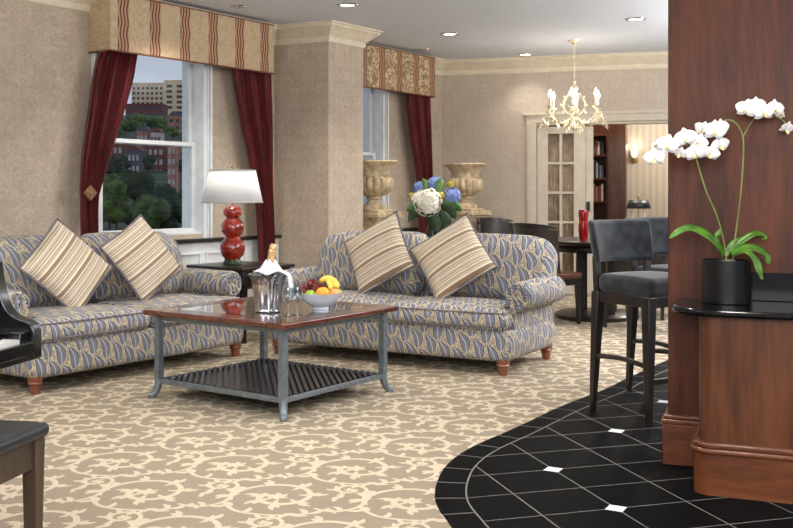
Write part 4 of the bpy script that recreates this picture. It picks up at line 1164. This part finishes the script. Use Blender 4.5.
def hyd(px, py, rpx, mat, dy=0.0, seed=0):
    D = FLc.y+dy; c = P(px, py, D)-vz.location; r = rpx*D/FX; rnd = random.Random(seed)
    m = MB(); m.ell(c, r*0.74, 14, 10)
    nfl = int(110 if rpx > 9 else 75)
    for k in range(nfl):
        zz = 1-2*(k+0.5)/nfl; a = k*2.39996; rr = math.sqrt(1-zz*zz)
        d = Vector((rr*math.cos(a), rr*math.sin(a), zz)); p = c+d*r*rnd.uniform(0.72, 1.08)
        t = d.orthogonal().normalized(); b = d.cross(t); a0 = rnd.random()*PI; s_ = r*0.24
        for q in range(4):
            an = a0+q*PI/2; e1 = t*math.cos(an)+b*math.sin(an); e2 = d.cross(e1)
            m.add([p, p+e1*s_*0.6+e2*s_*0.5+d*s_*0.2, p+e1*s_*1.25+d*s_*0.1, p+e1*s_*0.6-e2*s_*0.5+d*s_*0.2], [(0, 1, 2, 3)])
    m.build('bloom', mat, vz, smooth=False)
    s2 = MB(); s2.tube(spline([c, (c.x*0.4, c.y*0.4, 0.28), (0, 0, 0.08)], 4), 0.004, 6); s2.build('stem', M_LEAFD, vz)
hyd(427, 202, 13.5, M_HWHITE, -0.07, 1); hyd(417, 199, 6.5, M_HWHITE, -0.05, 2); hyd(434.5, 185, 8.5, M_HBLUE, 0.03, 3); hyd(451.5, 196.5, 9, M_HBLUE, -0.03, 4); hyd(419, 188, 6.5, M_HBLUE, 0.0, 5)
hyd(440, 196, 5, M_HYEL, -0.06, 6); hyd(450, 185, 4.5, M_HYEL, 0.04, 7); hyd(411.5, 196, 4, M_HYEL, 0.02, 8); hyd(426, 184, 4, M_HYEL, 0.05, 9)
def blade(mb, pts, w, fold=0.25, prof=lambda t: math.sin(PI*min(1, 0.12+0.86*t))**0.7, up=Vector((0, 0, 1)), n=6):
    sp = spline(pts, n); k = len(sp); vs = []
    for i, p in enumerate(sp):
        t = (sp[min(i+1, k-1)]-sp[max(i-1, 0)]).normalized(); x = t.cross(up)
        if x.length < 1e-3: x = Vector((1, 0, 0))
        x.normalize(); nrm = x.cross(t); ww = w*prof(i/(k-1))
        for s_ in (-1, -0.5, 0, 0.5, 1): vs.append(p+x*s_*ww+nrm*abs(s_)*ww*fold)
    mb.add(vs, [(i*5+j, i*5+j+1, (i+1)*5+j+1, (i+1)*5+j) for i in range(k-1) for j in range(4)])
for (pts, w) in (([(430, 208), (421, 209), (413, 214), (408, 222)], 7), ([(430, 208), (433, 218), (437, 227), (436, 236)], 8), ([(440, 204), (448, 208), (452, 213), (455, 219)], 7), ([(427, 205), (418, 206), (410, 209), (406, 211)], 5),
                 ([(443, 202), (450, 204), (457, 207), (460, 212)], 5), ([(438, 196), (439, 186), (440, 180), (442, 177)], 3.5), ([(425, 190), (424, 184), (423, 180), (422, 178)], 2.5), ([(440, 210), (444, 218), (446, 226), (443, 232)], 6)):
    m = MB(); D = FLc.y-0.08
    blade(m, [P(x, y, D+0.01*i)-vz.location for i, (x, y) in enumerate(pts)], w*D/FX/1.0, up=Vector((0, 1, 0.2)), prof=lambda t: max(0.04, math.sin(PI*t**0.8))**1.1)
    m.build('leaf', M_LEAFD if w > 5 else M_LEAF, vz, solid=0.002)

# ------------------------------------------------------------ dining set
DTc = Vector((1.93, 9.65, 0))
dt = thing('dining_table', 'dark wooden dining table under the chandelier', 'dining table', DTc)
m = MB(); m.lathe([(0.0001, 0.71), (0.52, 0.71), (0.56, 0.72), (0.58, 0.735), (0.58, 0.748), (0.565, 0.755), (0.0001, 0.755)], 64); m.build('tabletop', M_DARKWOOD, dt)
m = MB(); m.lathe([(0.44, 0.64), (0.44, 0.71)], 48, cap=False); m.build('apron', M_DARKWOOD, dt, solid=0.02)
for k in range(4):
    a = k*PI/2+0.5
    m = MB(); m.bar((math.cos(a)*0.2, math.sin(a)*0.2, 0.71), (math.cos(a)*0.2, math.sin(a)*0.2, 0.05), 0.07, 0.07); m.build('column', M_DARKWOOD, dt, bevel=0.005)
m = MB(); m.lathe([(0.0001, 0), (0.40, 0.0), (0.40, 0.035), (0.36, 0.055), (0.0001, 0.055)], 48); m.build('base', M_DARKWOOD, dt)
rv = P(583, 243, 9.25); rv = Vector((rv.x, 9.25, 0.755))
m = MB(); m.lathe([(0.0001, 0), (0.030, 0.0), (0.043, 0.04), (0.048, 0.11), (0.042, 0.17), (0.040, 0.2), (0.048, 0.26), (0.040, 0.29), (0.034, 0.288), (0.034, 0.2), (0.0001, 0.05)], 28)
tag(place(m.build('vase', M_REDV), rv), 'slim glossy red vase on the dining table', 'vase')
def make_dchair(back_m, side_m, seat_m):
    r = thing('dining_chair', '', 'chair')
    m = MB(); m.rbox(-0.24, 0.24, -0.24, 0.22, 0.42, 0.475, 0.02, 4, puff=(0, 0, 0.01)); m.build('seat', seat_m, r)
    m = MB(); m.box(-0.23, 0.23, -0.23, 0.21, 0.36, 0.42); m.build('seat_rail', M_DARKWOOD, r, bevel=0.004)
    # curved back wraps round the sitter
    def arc(y_in, z0, z1, th):
        mb = MB(); n_ = 20; vs = []
        for i in range(n_+1):
            a = R_(-62)+R_(124)*i/n_; R = 0.30
            for (rr, z, k) in ((R, z0, 0), (R+th, z0, 0), (R+th, z1, 1), (R, z1, 1)):
                zz = z-(0.035*(abs(a)/R_(62))**2.5 if k else 0); lean_ = 0.05*(zz-0.45)/0.45
                vs.append((math.sin(a)*rr*0.92, 0.24-0.30+math.cos(a)*rr+lean_-0.02, zz))
        fs = [(i*4+j, (i+1)*4+j, (i+1)*4+(j+1) % 4, i*4+(j+1) % 4) for i in range(n_) for j in range(4)]+[(0, 1, 2, 3), (n_*4+3, n_*4+2, n_*4+1, n_*4)]
        mb.add(vs, fs); return mb
    arc(0, 0.48, 0.895, 0.03).build('backrest', back_m, r)
    m = arc(0, 0.88, 0.93, 0.035); m.build('top_rail', M_DARKWOOD, r, bevel=0.004)
    m = MB(); 
    for sg in (-1, 1):
        m = MB(); m.bar((0.205*sg, -0.20, 0.40), (0.215*sg, -0.215, 0), 0.04, 0.04, 0.028, 0.028); m.build('leg', M_DARKWOOD, r)
        m = MB(); m.bar((0.19*sg, 0.19, 0.52), (0.19*sg, 0.18, 0.36), 0.035, 0.035); m.bar((0.19*sg, 0.18, 0.36), (0.215*sg, 0.29, 0), 0.035, 0.035, 0.028, 0.028); m.build('leg', M_DARKWOOD, r)
    return r
dc = make_dchair(M_PATLEATHER, M_CHAIRBLUE, M_CHAIRBROWN)
def face(o, p, target, label):
    d = Vector(target)-Vector(p); place(o, p, math.atan2(d.y, d.x)+PI/2); tag(o, label, 'chair', 'dining chairs')
face(dc, (1.37, 9.2, 0), (2.1, 9.75, 0), 'dark dining chair with a curved dotted back just behind the right sofa')
o = copy_tree(dc); face(o, (1.17, 10.9, 0), (1.93, 9.9, 0), 'dark dining chair in front of the far wall, beyond the curved back chair')
o = copy_tree(dc); face(o, (2.12, 8.78, 0), DTc, 'dark dining chair partly hidden behind the nearer bar stool')
o = copy_tree(dc); face(o, (2.72, 9.65, 0), DTc, 'dark dining chair at the far right side of the dining table')

# ------------------------------------------------------------ study things
def FW(s_, d, z=0): return C0+UF*s_+NF*d+Vector((0, 0, z))
def fs_px(px, d):                # s on a plane d behind far wall
    q = C0+NF*d; k = (px-396)/FX; return (k*q.y-q.x)/(UF.x-k*UF.y)
sa = fs_px(608, 1.5); sb = sa-0.9
bc = thing('bookcase', 'tall dark bookcase seen through the open doorway', 'bookcase', FW(0, 1.5), A_F)
m = MB(); m.box(sb, sb+0.03, 0, 0.3, 0, 2.5); m.box(sa-0.03, sa, 0, 0.3, 0, 2.5); m.box(sb+.03, sa-.03, 0.28, 0.3, 0, 2.5); m.box(sb, sa, 0, 0.3, 2.5, 2.53); m.build('carcass', M_MAHO, bc, bevel=0.003)
dB = FW((sa+sb)/2, 1.5).y
zs = [H-(y-HZ)/FX*(FW(sa, 1.5).y) for y in (134, 154.5, 178, 201, 225)]
for z in zs+[0.45, 0.1]:
    m = MB(); m.box(sb+0.03, sa-0.03, 0.01, 0.28, z-0.025, z); m.build('shelf', M_MAHO, bc, bevel=0.002)
bookm = [plain('book_'+n_, c, 0.6, var=0.1) for n_, c in (('red', (130, 40, 34)), ('cream', (196, 188, 170)), ('navy', (46, 52, 72)), ('green', (58, 74, 58)), ('tan', (160, 128, 90)), ('grey', (120, 120, 122)), ('black', (36, 34, 36)))]
bn_ = ['red', 'cream', 'navy', 'green', 'tan', 'grey', 'black']; rnd = random.Random(5); onm = ['top', 'second', 'third', 'fourth', 'lowest']
protos = {}
for si, z in enumerate(zs[1:4]):
    x = sa-0.03-0.30
    row = []
    while x < sa-0.07:
        w = rnd.uniform(0.018, 0.034); h_ = rnd.uniform(0.17, 0.24); k = rnd.randrange(7) if si < 2 else rnd.choice([0, 0, 1, 4, 0, 3])
        b = MB(); b.box(0, w-0.002, 0, 0.15, 0, h_); 
        o = place(b.build('book', bookm[k], smooth=False, bevel=0.0015), C0+UF*x+NF*(1.5+0.05)+Vector((0, 0, z+0.001)), A_F)
        row.append((o, bn_[k])); x += w
    nth = ['rightmost', 'second from the right', 'third from the right', 'fourth from the right', 'fifth from the right', 'sixth from the right', 'seventh from the right', 'eighth from the right', 'ninth from the right', 'tenth from the right', 'eleventh from the right', 'twelfth from the right', 'thirteenth from the right', 'fourteenth from the right', 'fifteenth from the right', 'sixteenth from the right']
    for q, (o, c_) in enumerate(reversed(row)): tag(o, '%s book, %s on the %s shelf of the bookcase' % (c_, nth[q], ['upper', 'middle', 'lower'][si]), 'book', 'books in the study bookcase')
wp = MB(); sc = fs_px(623, 1.45); wp.box(sa+0.002, sc+0.03, 1.42, 1.8, 0, CEIL)
struct(place(wp.build('trim_7', M_MAHO2, bevel=0.004), C0, A_F), 'mahogany pilaster beside the bookcase')
# sconce
ss = fs_px(634, 2.55); scp = FW(ss, 2.6); zsc = H-(156-HZ)/FX*scp.y
sr = thing('wall_sconce', 'glowing wall sconce on the striped study wall', 'wall light', (scp.x, scp.y, zsc), A_F)
m = MB(); m.lathe([(0.0001, 0), (0.05, 0), (0.045, 0.012), (0.0001, 0.014)], 20); 
m.v = [Vector((v.x, -v.z, v.y-0.06)) for v in m.v]; m.build('backplate', M_BRASS, sr)
m = MB(); m.tube(spline([(0, -0.01, -0.06), (0, -0.07, -0.08), (0, -0.1, -0.04)], 5), 0.006, 8); m.build('arm', M_BRASS, sr)
m = MB(); m.lathe([(0.02, -0.03), (0.04, 0.0), (0.048, 0.05), (0.052, 0.10)], 24, c=(0, -0.1, 0), cap=False); m.build('glass_shade', M_SCONCE, sr, solid=0.003)
point('sconce_glow', Vector((scp.x, scp.y, zsc+0.1))-NF*0.14, 0.9, WARM, 0.05)
# study desk and black shaded lamp
s3 = fs_px(638, 0.95); dk = FW(s3, 0.95)
de = thing('writing_desk', 'dark desk behind the bar stools in the study', 'desk', dk, A_F)
m = MB(); m.rbox(-0.45, 0.5, -0.3, 0.3, 0.72, 0.76, 0.008, 2); m.build('desktop', M_DARKWOOD, de)
for a in (-0.4, 0.45):
    for b in (-0.25, 0.25):
        m = MB(); m.bar((a, b, 0.72), (a, b, 0), 0.05, 0.05, 0.035, 0.035); m.build('leg', M_DARKWOOD, de)
zt = H-(200-HZ)/FX*dk.y
bl = thing('desk_lamp', 'brass twin-candle lamp with a black shade on the study desk', 'lamp', (dk.x, dk.y, 0.76), A_F)
hh = zt-0.76
m = MB(); m.lathe([(0.0001, 0), (0.07, 0), (0.065, 0.015), (0.012, 0.03), (0.007, 0.06), (0.007, hh+0.03), (0.012, hh+0.05), (0.0001, hh+0.06)], 20); m.build('base', M_BRASS, bl)
m = MB(); m.lathe([(0.155, hh-0.105), (0.115, hh)], 32, cap=False); m.build('lamp_shade', M_BLACKMAT, bl, solid=0.003)
for sg in (-1, 1):
    m = MB(); m.tube(spline([(0, 0, 0.08), (sg*0.05, 0, 0.07), (sg*0.07, 0, 0.10)], 5), 0.005, 8); m.tube([(sg*0.07, 0, 0.10), (sg*0.07, 0, hh-0.09)], 0.010, 10); m.build('candle_arm', M_CANDLE, bl)

# ------------------------------------------------------------ bar stools
ST = Vector((1.378, 5.442, 0.004))        # centre of the nearer stool footprint
a_ = floorP(594, 411); b_f = floorP(648.5, 426.7)
fd = (b_f-a_).normalized()                 # facing direction (front)
A_ST = math.atan2(fd.y, fd.x)+PI/2
def make_stool():
    r = thing('bar_stool', '', 'bar stool'); hw = 0.2; hd = 0.212
    m = MB(); m.rbox(-0.195, 0.20, -0.225, 0.20, 0.655, 0.755, 0.035, 6, puff=(0, 0, 0.015)); m.build('seat', M_VELVET, r)
    m = MB(); m.box(-0.2, 0.2, -0.205, 0.205, 0.60, 0.657); m.build('seat_rail', M_DARKWOOD, r, bevel=0.004)
    def cv(p): 
        k = (p.z-0.8)/0.25
        return Vector((p.x*(1+0.05*k), p.y+0.05*k-0.10*(p.x/0.25)**2+0.02, p.z-0.0*(p.x**2)))
    m = MB(); m.rbox(-0.208, 0.208, 0.205, 0.265, 0.815, 1.045, 0.026, 8, fn=cv); m.build('backrest', M_VELVET, r)
    for sg in (-1, 1):
        m = MB(); m.bar((hw*sg*0.9, -hd+0.02, 0.655), (hw*sg, -hd, 0), 0.056, 0.056, 0.028, 0.028); m.build('leg', M_DARKWOOD, r, bevel=0.003)
        m = MB(); m.bar((hw*sg*0.9, hd-0.01, 0.655), (hw*sg, hd+0.015, 0), 0.056, 0.056, 0.028, 0.028); m.bar((hw*sg*0.9, hd-0.01, 0.64), (hw*sg*0.92, hd+0.005, 0.85), 0.04, 0.04, 0.035, 0.03); m.build('leg', M_DARKWOOD, r, bevel=0.003)
        m = MB(); pts = spline([(hw*sg*.96, -hd+0.01, 0.295), (hw*sg*.96, 0, 0.315), (hw*sg*.96, hd, 0.30)], 6); m.tube(pts, 0.014, 8); m.build('stretcher', M_DARKWOOD, r)
    m = MB(); m.bar((-hw*.96, -hd+0.01, 0.22), (hw*.96, -hd+0.01, 0.22), 0.025, 0.03); m.build('footrest', M_DARKWOOD, r, bevel=0.003)
    return r
stl = make_stool()
side = Vector((-fd.y, fd.x, 0))
ctr = a_+fd*0.212+side*0.2
place(stl, (ctr.x, ctr.y, 0.004), A_ST); tag(stl, 'grey velvet bar stool nearer the camera, its back fully in view', 'bar stool', 'bar stools')
st2 = copy_tree(stl); c2 = floorP(630, 391)-a_
place(st2, (ctr.x+c2.x, ctr.y+c2.y, 0.004), A_ST); tag(st2, 'grey velvet bar stool behind the other, half hidden by the mahogany column', 'bar stool', 'bar stools')

# ------------------------------------------------------------ bar counter and orchid
bar = thing('bar_counter', 'curved mahogany bar with a black granite top in front of the column', 'bar counter', OB+Vector((0, 0, 0.004)), A_B)
def rounded_end(x0, x1, yf, yb, r, n_=12):
    """left end rounded at the front; y negative = towards the viewer"""
    pts = [(x1, yb), (x0, yb)]
    for i in range(n_+1):
        a = PI+PI/2*i/n_; pts.append((x0+r+math.cos(a)*r, yf+r+math.sin(a)*r))
    pts.append((x1, yf)); return pts
BT = 0.736
m = MB(); m.prism(rounded_end(0.155, 2.4, -0.405, -0.03, 0.06), 0.0, BT-0.028); m.build('body', M_MAHO2, bar, angle=30)
m = MB(); m.prism(rounded_end(0.135, 2.4, -0.425, -0.03, 0.07), 0.0, 0.165); m.build('plinth', M_MAHO_BASE, bar, angle=30)
m = MB(); m.prism(rounded_end(0.122, 2.4, -0.438, -0.03, 0.08), 0.165, 0.185); m.prism(rounded_end(0.138, 2.4, -0.422, -0.03, 0.07), 0.185, 0.205); m.build('plinth_moulding', M_MAHO_BASE, bar, bevel=0.006, angle=30)
m = MB(); m.prism(rounded_end(0.04, 2.4, -0.455, -0.001, 0.20, 20), BT-0.028, BT); m.build('granite_top', M_GRANITE, bar, bevel=0.010, angle=30)
m = MB(); m.box(0.30, 2.4, -0.028, -0.002, BT, BT+0.12); m.build('backsplash', M_GRANITE, bar, bevel=0.003)
BTW = BT+0.004
pc = Vector((1.385, 4.20, BTW))
op = thing('orchid_plant', 'white moth orchid in a black cylindrical pot on the bar', 'potted plant', pc)
m = MB(); m.lathe([(0.0001, 0), (0.096, 0), (0.0985, 0.004), (0.0985, 0.18), (0.092, 0.18), (0.09, 0.15), (0.0001, 0.15)], 48); m.build('pot', M_POT, op, angle=30)
m = MB(); rnd = random.Random(9)
for k in range(70):
    a = rnd.random()*2*PI; q = rnd.random()**0.5*0.075; m.ell((math.cos(a)*q, math.sin(a)*q, 0.155+rnd.random()*0.018), (0.012, 0.008, 0.006), 7, 5)
m.lathe([(0.0001, 0.15), (0.09, 0.15)], 24); m.build('bark', M_BARK, op)
def OP(px, py, dy=0.0): return P(px, py, pc.y+dy)-pc
for (pts, w) in (([(724, 256, 0), (712, 240, 0), (693, 229, .02), (680, 231, .03), (669, 238, .03)], 5.5), ([(722, 257, -.02), (719, 246, -.04), (717, 236, -.06), (720, 229, -.06)], 3.2),
                 ([(729, 252, 0), (740, 242, .02), (754, 234, .02), (764, 236, .03), (762, 240, .03)], 4.0), ([(731, 254, -.02), (744, 248, -.04), (758, 250, -.06), (766, 257, -.06), (768, 264, -.07)], 5.5),
                 ([(733, 256, -.03), (746, 252, -.08), (755, 261, -.09), (759, 272, -.10), (762, 280, -.10)], 4.2), ([(725, 256, .03), (733, 244, .05), (745, 238, .05), (757, 230, .06)], 4.0)):
    m = MB(); blade(m, [OP(*p) for p in pts], w*0.0042, fold=0.3, up=Vector((0, -0.55, 0.85))); m.build('leaf', M_LEAF, op, solid=0.003)
st1 = [(726, 262, 0), (723, 240, 0), (716, 215, -.01), (706, 192, -.02), (699, 170, -.02), (694, 155, -.02), (684, 143, -.03), (668, 139, -.04), (655, 146, -.05), (650, 156, -.05)]
st2_ = [(732, 262, 0), (735, 235, 0.01), (739, 205, 0.01), (742, 172, 0.01), (743, 145, 0.01), (741, 132, 0.01), (735, 123, 0), (727, 120, 0), (716, 124, -.01), (704, 133, -.02), (692, 143, -.03)]
st3 = [(742.5, 137, 0.01), (748, 127, 0.01), (755, 117, 0), (763, 113, 0), (774, 116, 0), (782, 120, 0), (786, 125, 0)]
for s_, r_ in ((st1, 0.0032), (st2_, 0.0034), (st3, 0.0024)):
    m = MB(); sp = spline([OP(*p) for p in s_], 6); m.tube(sp, r_, 8); m.build('flower_stem', M_STEM, op)
def blossom(px, py, dy, s_, yaw, pitch, roll=0):
    """moth orchid flower: two big round petals, three sepals and a yellow lip"""
    c = OP(px, py, dy)
    M = Matrix.Translation(c) @ Matrix.Rotation(yaw, 4, 'Z') @ Matrix.Rotation(pitch, 4, 'X') @ Matrix.Rotation(roll, 4, 'Y')
    m = MB(); m.M = M
    def petal(ang, L, Wd, cup):
        n_, k_2 = 7, 6; vs = []
        for i in range(n_+1):
            t = i/n_; w = Wd*(math.sin(PI*(t**0.75))**0.55 if 0 < t < 1 else 0.12 if t == 0 else 0.15)
            for j in range(k_2+1):
                q = -1+2*j/k_2; x = q*w*(1-0.15*t); z = t*L; y = -cup*(t*t)*L+0.12*L*q*q*(0.3)-0.05*L*math.sin(PI*t)
                vs.append((math.cos(ang)*z-math.sin(ang)*x, y, math.sin(ang)*z+math.cos(ang)*x))
        m.add(vs, [(i*(k_2+1)+j, (i+1)*(k_2+1)+j, (i+1)*(k_2+1)+j+1, i*(k_2+1)+j+1) for i in range(n_) for j in range(k_2)])
    for a, L, Wd in ((90, 1.0, 0.42), (214, 1.0, 0.40), (326, 1.0, 0.40)): petal(R_(a), s_*L, s_*Wd, -0.05)
    m.M = M @ Matrix.Translation((0, -0.003, 0))
    for a in (12, 168): petal(R_(a), s_*1.08, s_*0.66, 0.12)
    bl_ = m.build('blossom', M_PETAL, op, solid=0.0012, angle=80)
    l = MB(); l.M = M @ Matrix.Translation((0, -0.006, -0.004)); l.ell((0, -0.005, -0.004), (s_*0.10, s_*0.14, s_*0.15), 10, 8)
    for sg in (-1, 1): l.tube([(0, -0.006, -0.004), (sg*s_*0.14, -0.014, -s_*0.22), (sg*s_*0.05, -0.02, -s_*0.36)], [0.003, 0.0045, 0.001], 6)
    l.build('lip', M_LIP, bl_)
F_ = [(714, 131, -.05, .044, .1, 0, .1), (719, 145, -.03, .038, .3, .2, -.2), (710, 153, -.04, .034, -.2, .3, .3), (694, 153, -.05, .038, -.3, .25, -.2), (698, 142, -.03, .036, -.4, 0, .4), (685, 138, -.05, .041, -.2, 0, -.2),
      (667, 145, -.06, .042, -.3, .1, .2), (654, 158, -.07, .040, -.5, .2, -.1), (680, 153, -.03, .026, -.6, .3, .3), (702, 130, -.0, .036, -1.0, .1, .5), (659, 149, -.04, .034, -.7, 0, .4), (721, 127, -.02, .034, .5, -.1, 0),
      (746, 109, -.01, .040, -.5, 0, .2), (756, 105, .02, .034, .1, -.1, 0), (763, 112, -.03, .040, .0, .1, -.1), (774, 109, -.01, .040, .4, 0, .1), (779, 113, .02, .030, .8, .1, .3), (786, 128, 0, .030, .3, .6, .2)]
for f_ in F_: blossom(f_[0], f_[1], f_[2], f_[3]*1.08, *f_[4:])

# ------------------------------------------------------------ piano and its bench at the left edge
kx = Vector((0.2, 0.98, 0)).normalized(); A_P = math.atan2(kx.y, kx.x)
pn = thing('grand_piano', 'black lacquered piano at the left edge, its curved cheek in view', 'piano', (-1.212, 3.42, 0), A_P)
m = MB(); prof = [(0, 0.638), (0, 0.735), (0.012, 0.757)]+[(p.x, p.y) for p in spline([(0.03, 0.766, 0), (0.07, 0.778, 0), (0.10, 0.80, 0), (0.122, 0.84, 0), (0.138, 0.90, 0), (0.148, 0.965, 0)], 4)]+[(0.36, 0.968), (0.36, 0.638)]
for (x0, x1) in ((-0.05, 0.0), (-1.45, -1.40)): 
    m = MB(); m.prism(prof, x0, x1, 'yz'); m.build('cheek', M_BLACK, pn, bevel=0.004, angle=30)
m = MB(); m.box(-1.45, 0, 0.004, 0.40, 0.635, 0.67); m.build('keybed', M_BLACK, pn, bevel=0.004)
m = MB(); m.box(-1.40, -0.05, 0.0, 0.02, 0.655, 0.70); m.box(-0.10, -0.05, 0.02, 0.17, 0.66, 0.735); m.box(-1.4, -1.35, .02, .17, .66, .735); m.build('key_slip', M_BLACK, pn, bevel=0.003)
kb = MB(); kb.box(-1.35, -0.10, 0.022, 0.17, 0.66, 0.695)
for k in range(52): kb.box(-1.35+k*1.25/52+0.001, -1.35+(k+1)*1.25/52-0.001, 0.022, 0.17, 0.695, 0.712)
M_IVORY = plain('ivory_keys', (214, 214, 210), 0.3, var=0.03)
kbo = kb.build('keyboard', M_IVORY, pn, smooth=False)
bk_ = MB()
for k in range(51):
    if k % 7 in (2, 6): continue
    x = -1.35+(k+1)*1.25/52; bk_.box(x-0.006, x+0.006, 0.075, 0.17, 0.712, 0.724)
bk_.build('black_keys', M_BLACK, kbo, smooth=False)
m = MB(); m.box(-1.40, -0.05, 0.17, 0.20, 0.66, 0.93); m.build('fallboard', M_BLACK, pn, bevel=0.004)
out = [(0, 0.36), (0.0, 0.8), (-0.15, 1.15), (-0.45, 1.35), (-0.75, 1.5), (-1.1, 1.62), (-1.38, 1.5), (-1.45, 1.3), (-1.45, 0.36)]
m = MB(); m.prism(out, 0.66, 0.965); m.build('case', M_BLACK, pn, bevel=0.004, angle=30)
m = MB(); m.prism([(x, y if y > .4 else 0.16) for x, y in out], 0.966, 0.985); m.build('lid', M_BLACK, pn, bevel=0.004, angle=30)
for (x, y) in ((-0.16, 0.42), (-1.3, 0.42), (-1.1, 1.35)):
    m = MB(); m.bar((x, y, 0.66), (x, y, 0.0), 0.12, 0.12, 0.07, 0.07); m.build('leg', M_BLACK, pn)
cor = Vector((-1.062, 3.05, 0)); bb = Vector((-kx.y, kx.x, 0))
pbn = thing('piano_bench', 'brown wooden bench with a black leather seat in the bottom left corner', 'bench', cor-kx*0.36+bb*0.20, A_P)
m = MB(); m.rbox(-0.38, 0.38, -0.20, 0.20, 0.455, 0.50, 0.02, 6, puff=(0, 0, 0.006)); m.build('seat', M_BLACKMAT, pbn)
m = MB(); m.box(-0.35, 0.35, -0.18, 0.18, 0.37, 0.455); m.build('apron', M_BENCHWOOD, pbn, bevel=0.003)
for sx_ in (-1, 1):
    for sy_ in (-1, 1):
        m = MB(); m.bar((0.335*sx_, 0.165*sy_, 0.455), (0.335*sx_, 0.165*sy_, 0), 0.05, 0.05, 0.034, 0.034); m.build('leg', M_BENCHWOOD, pbn, bevel=0.002)
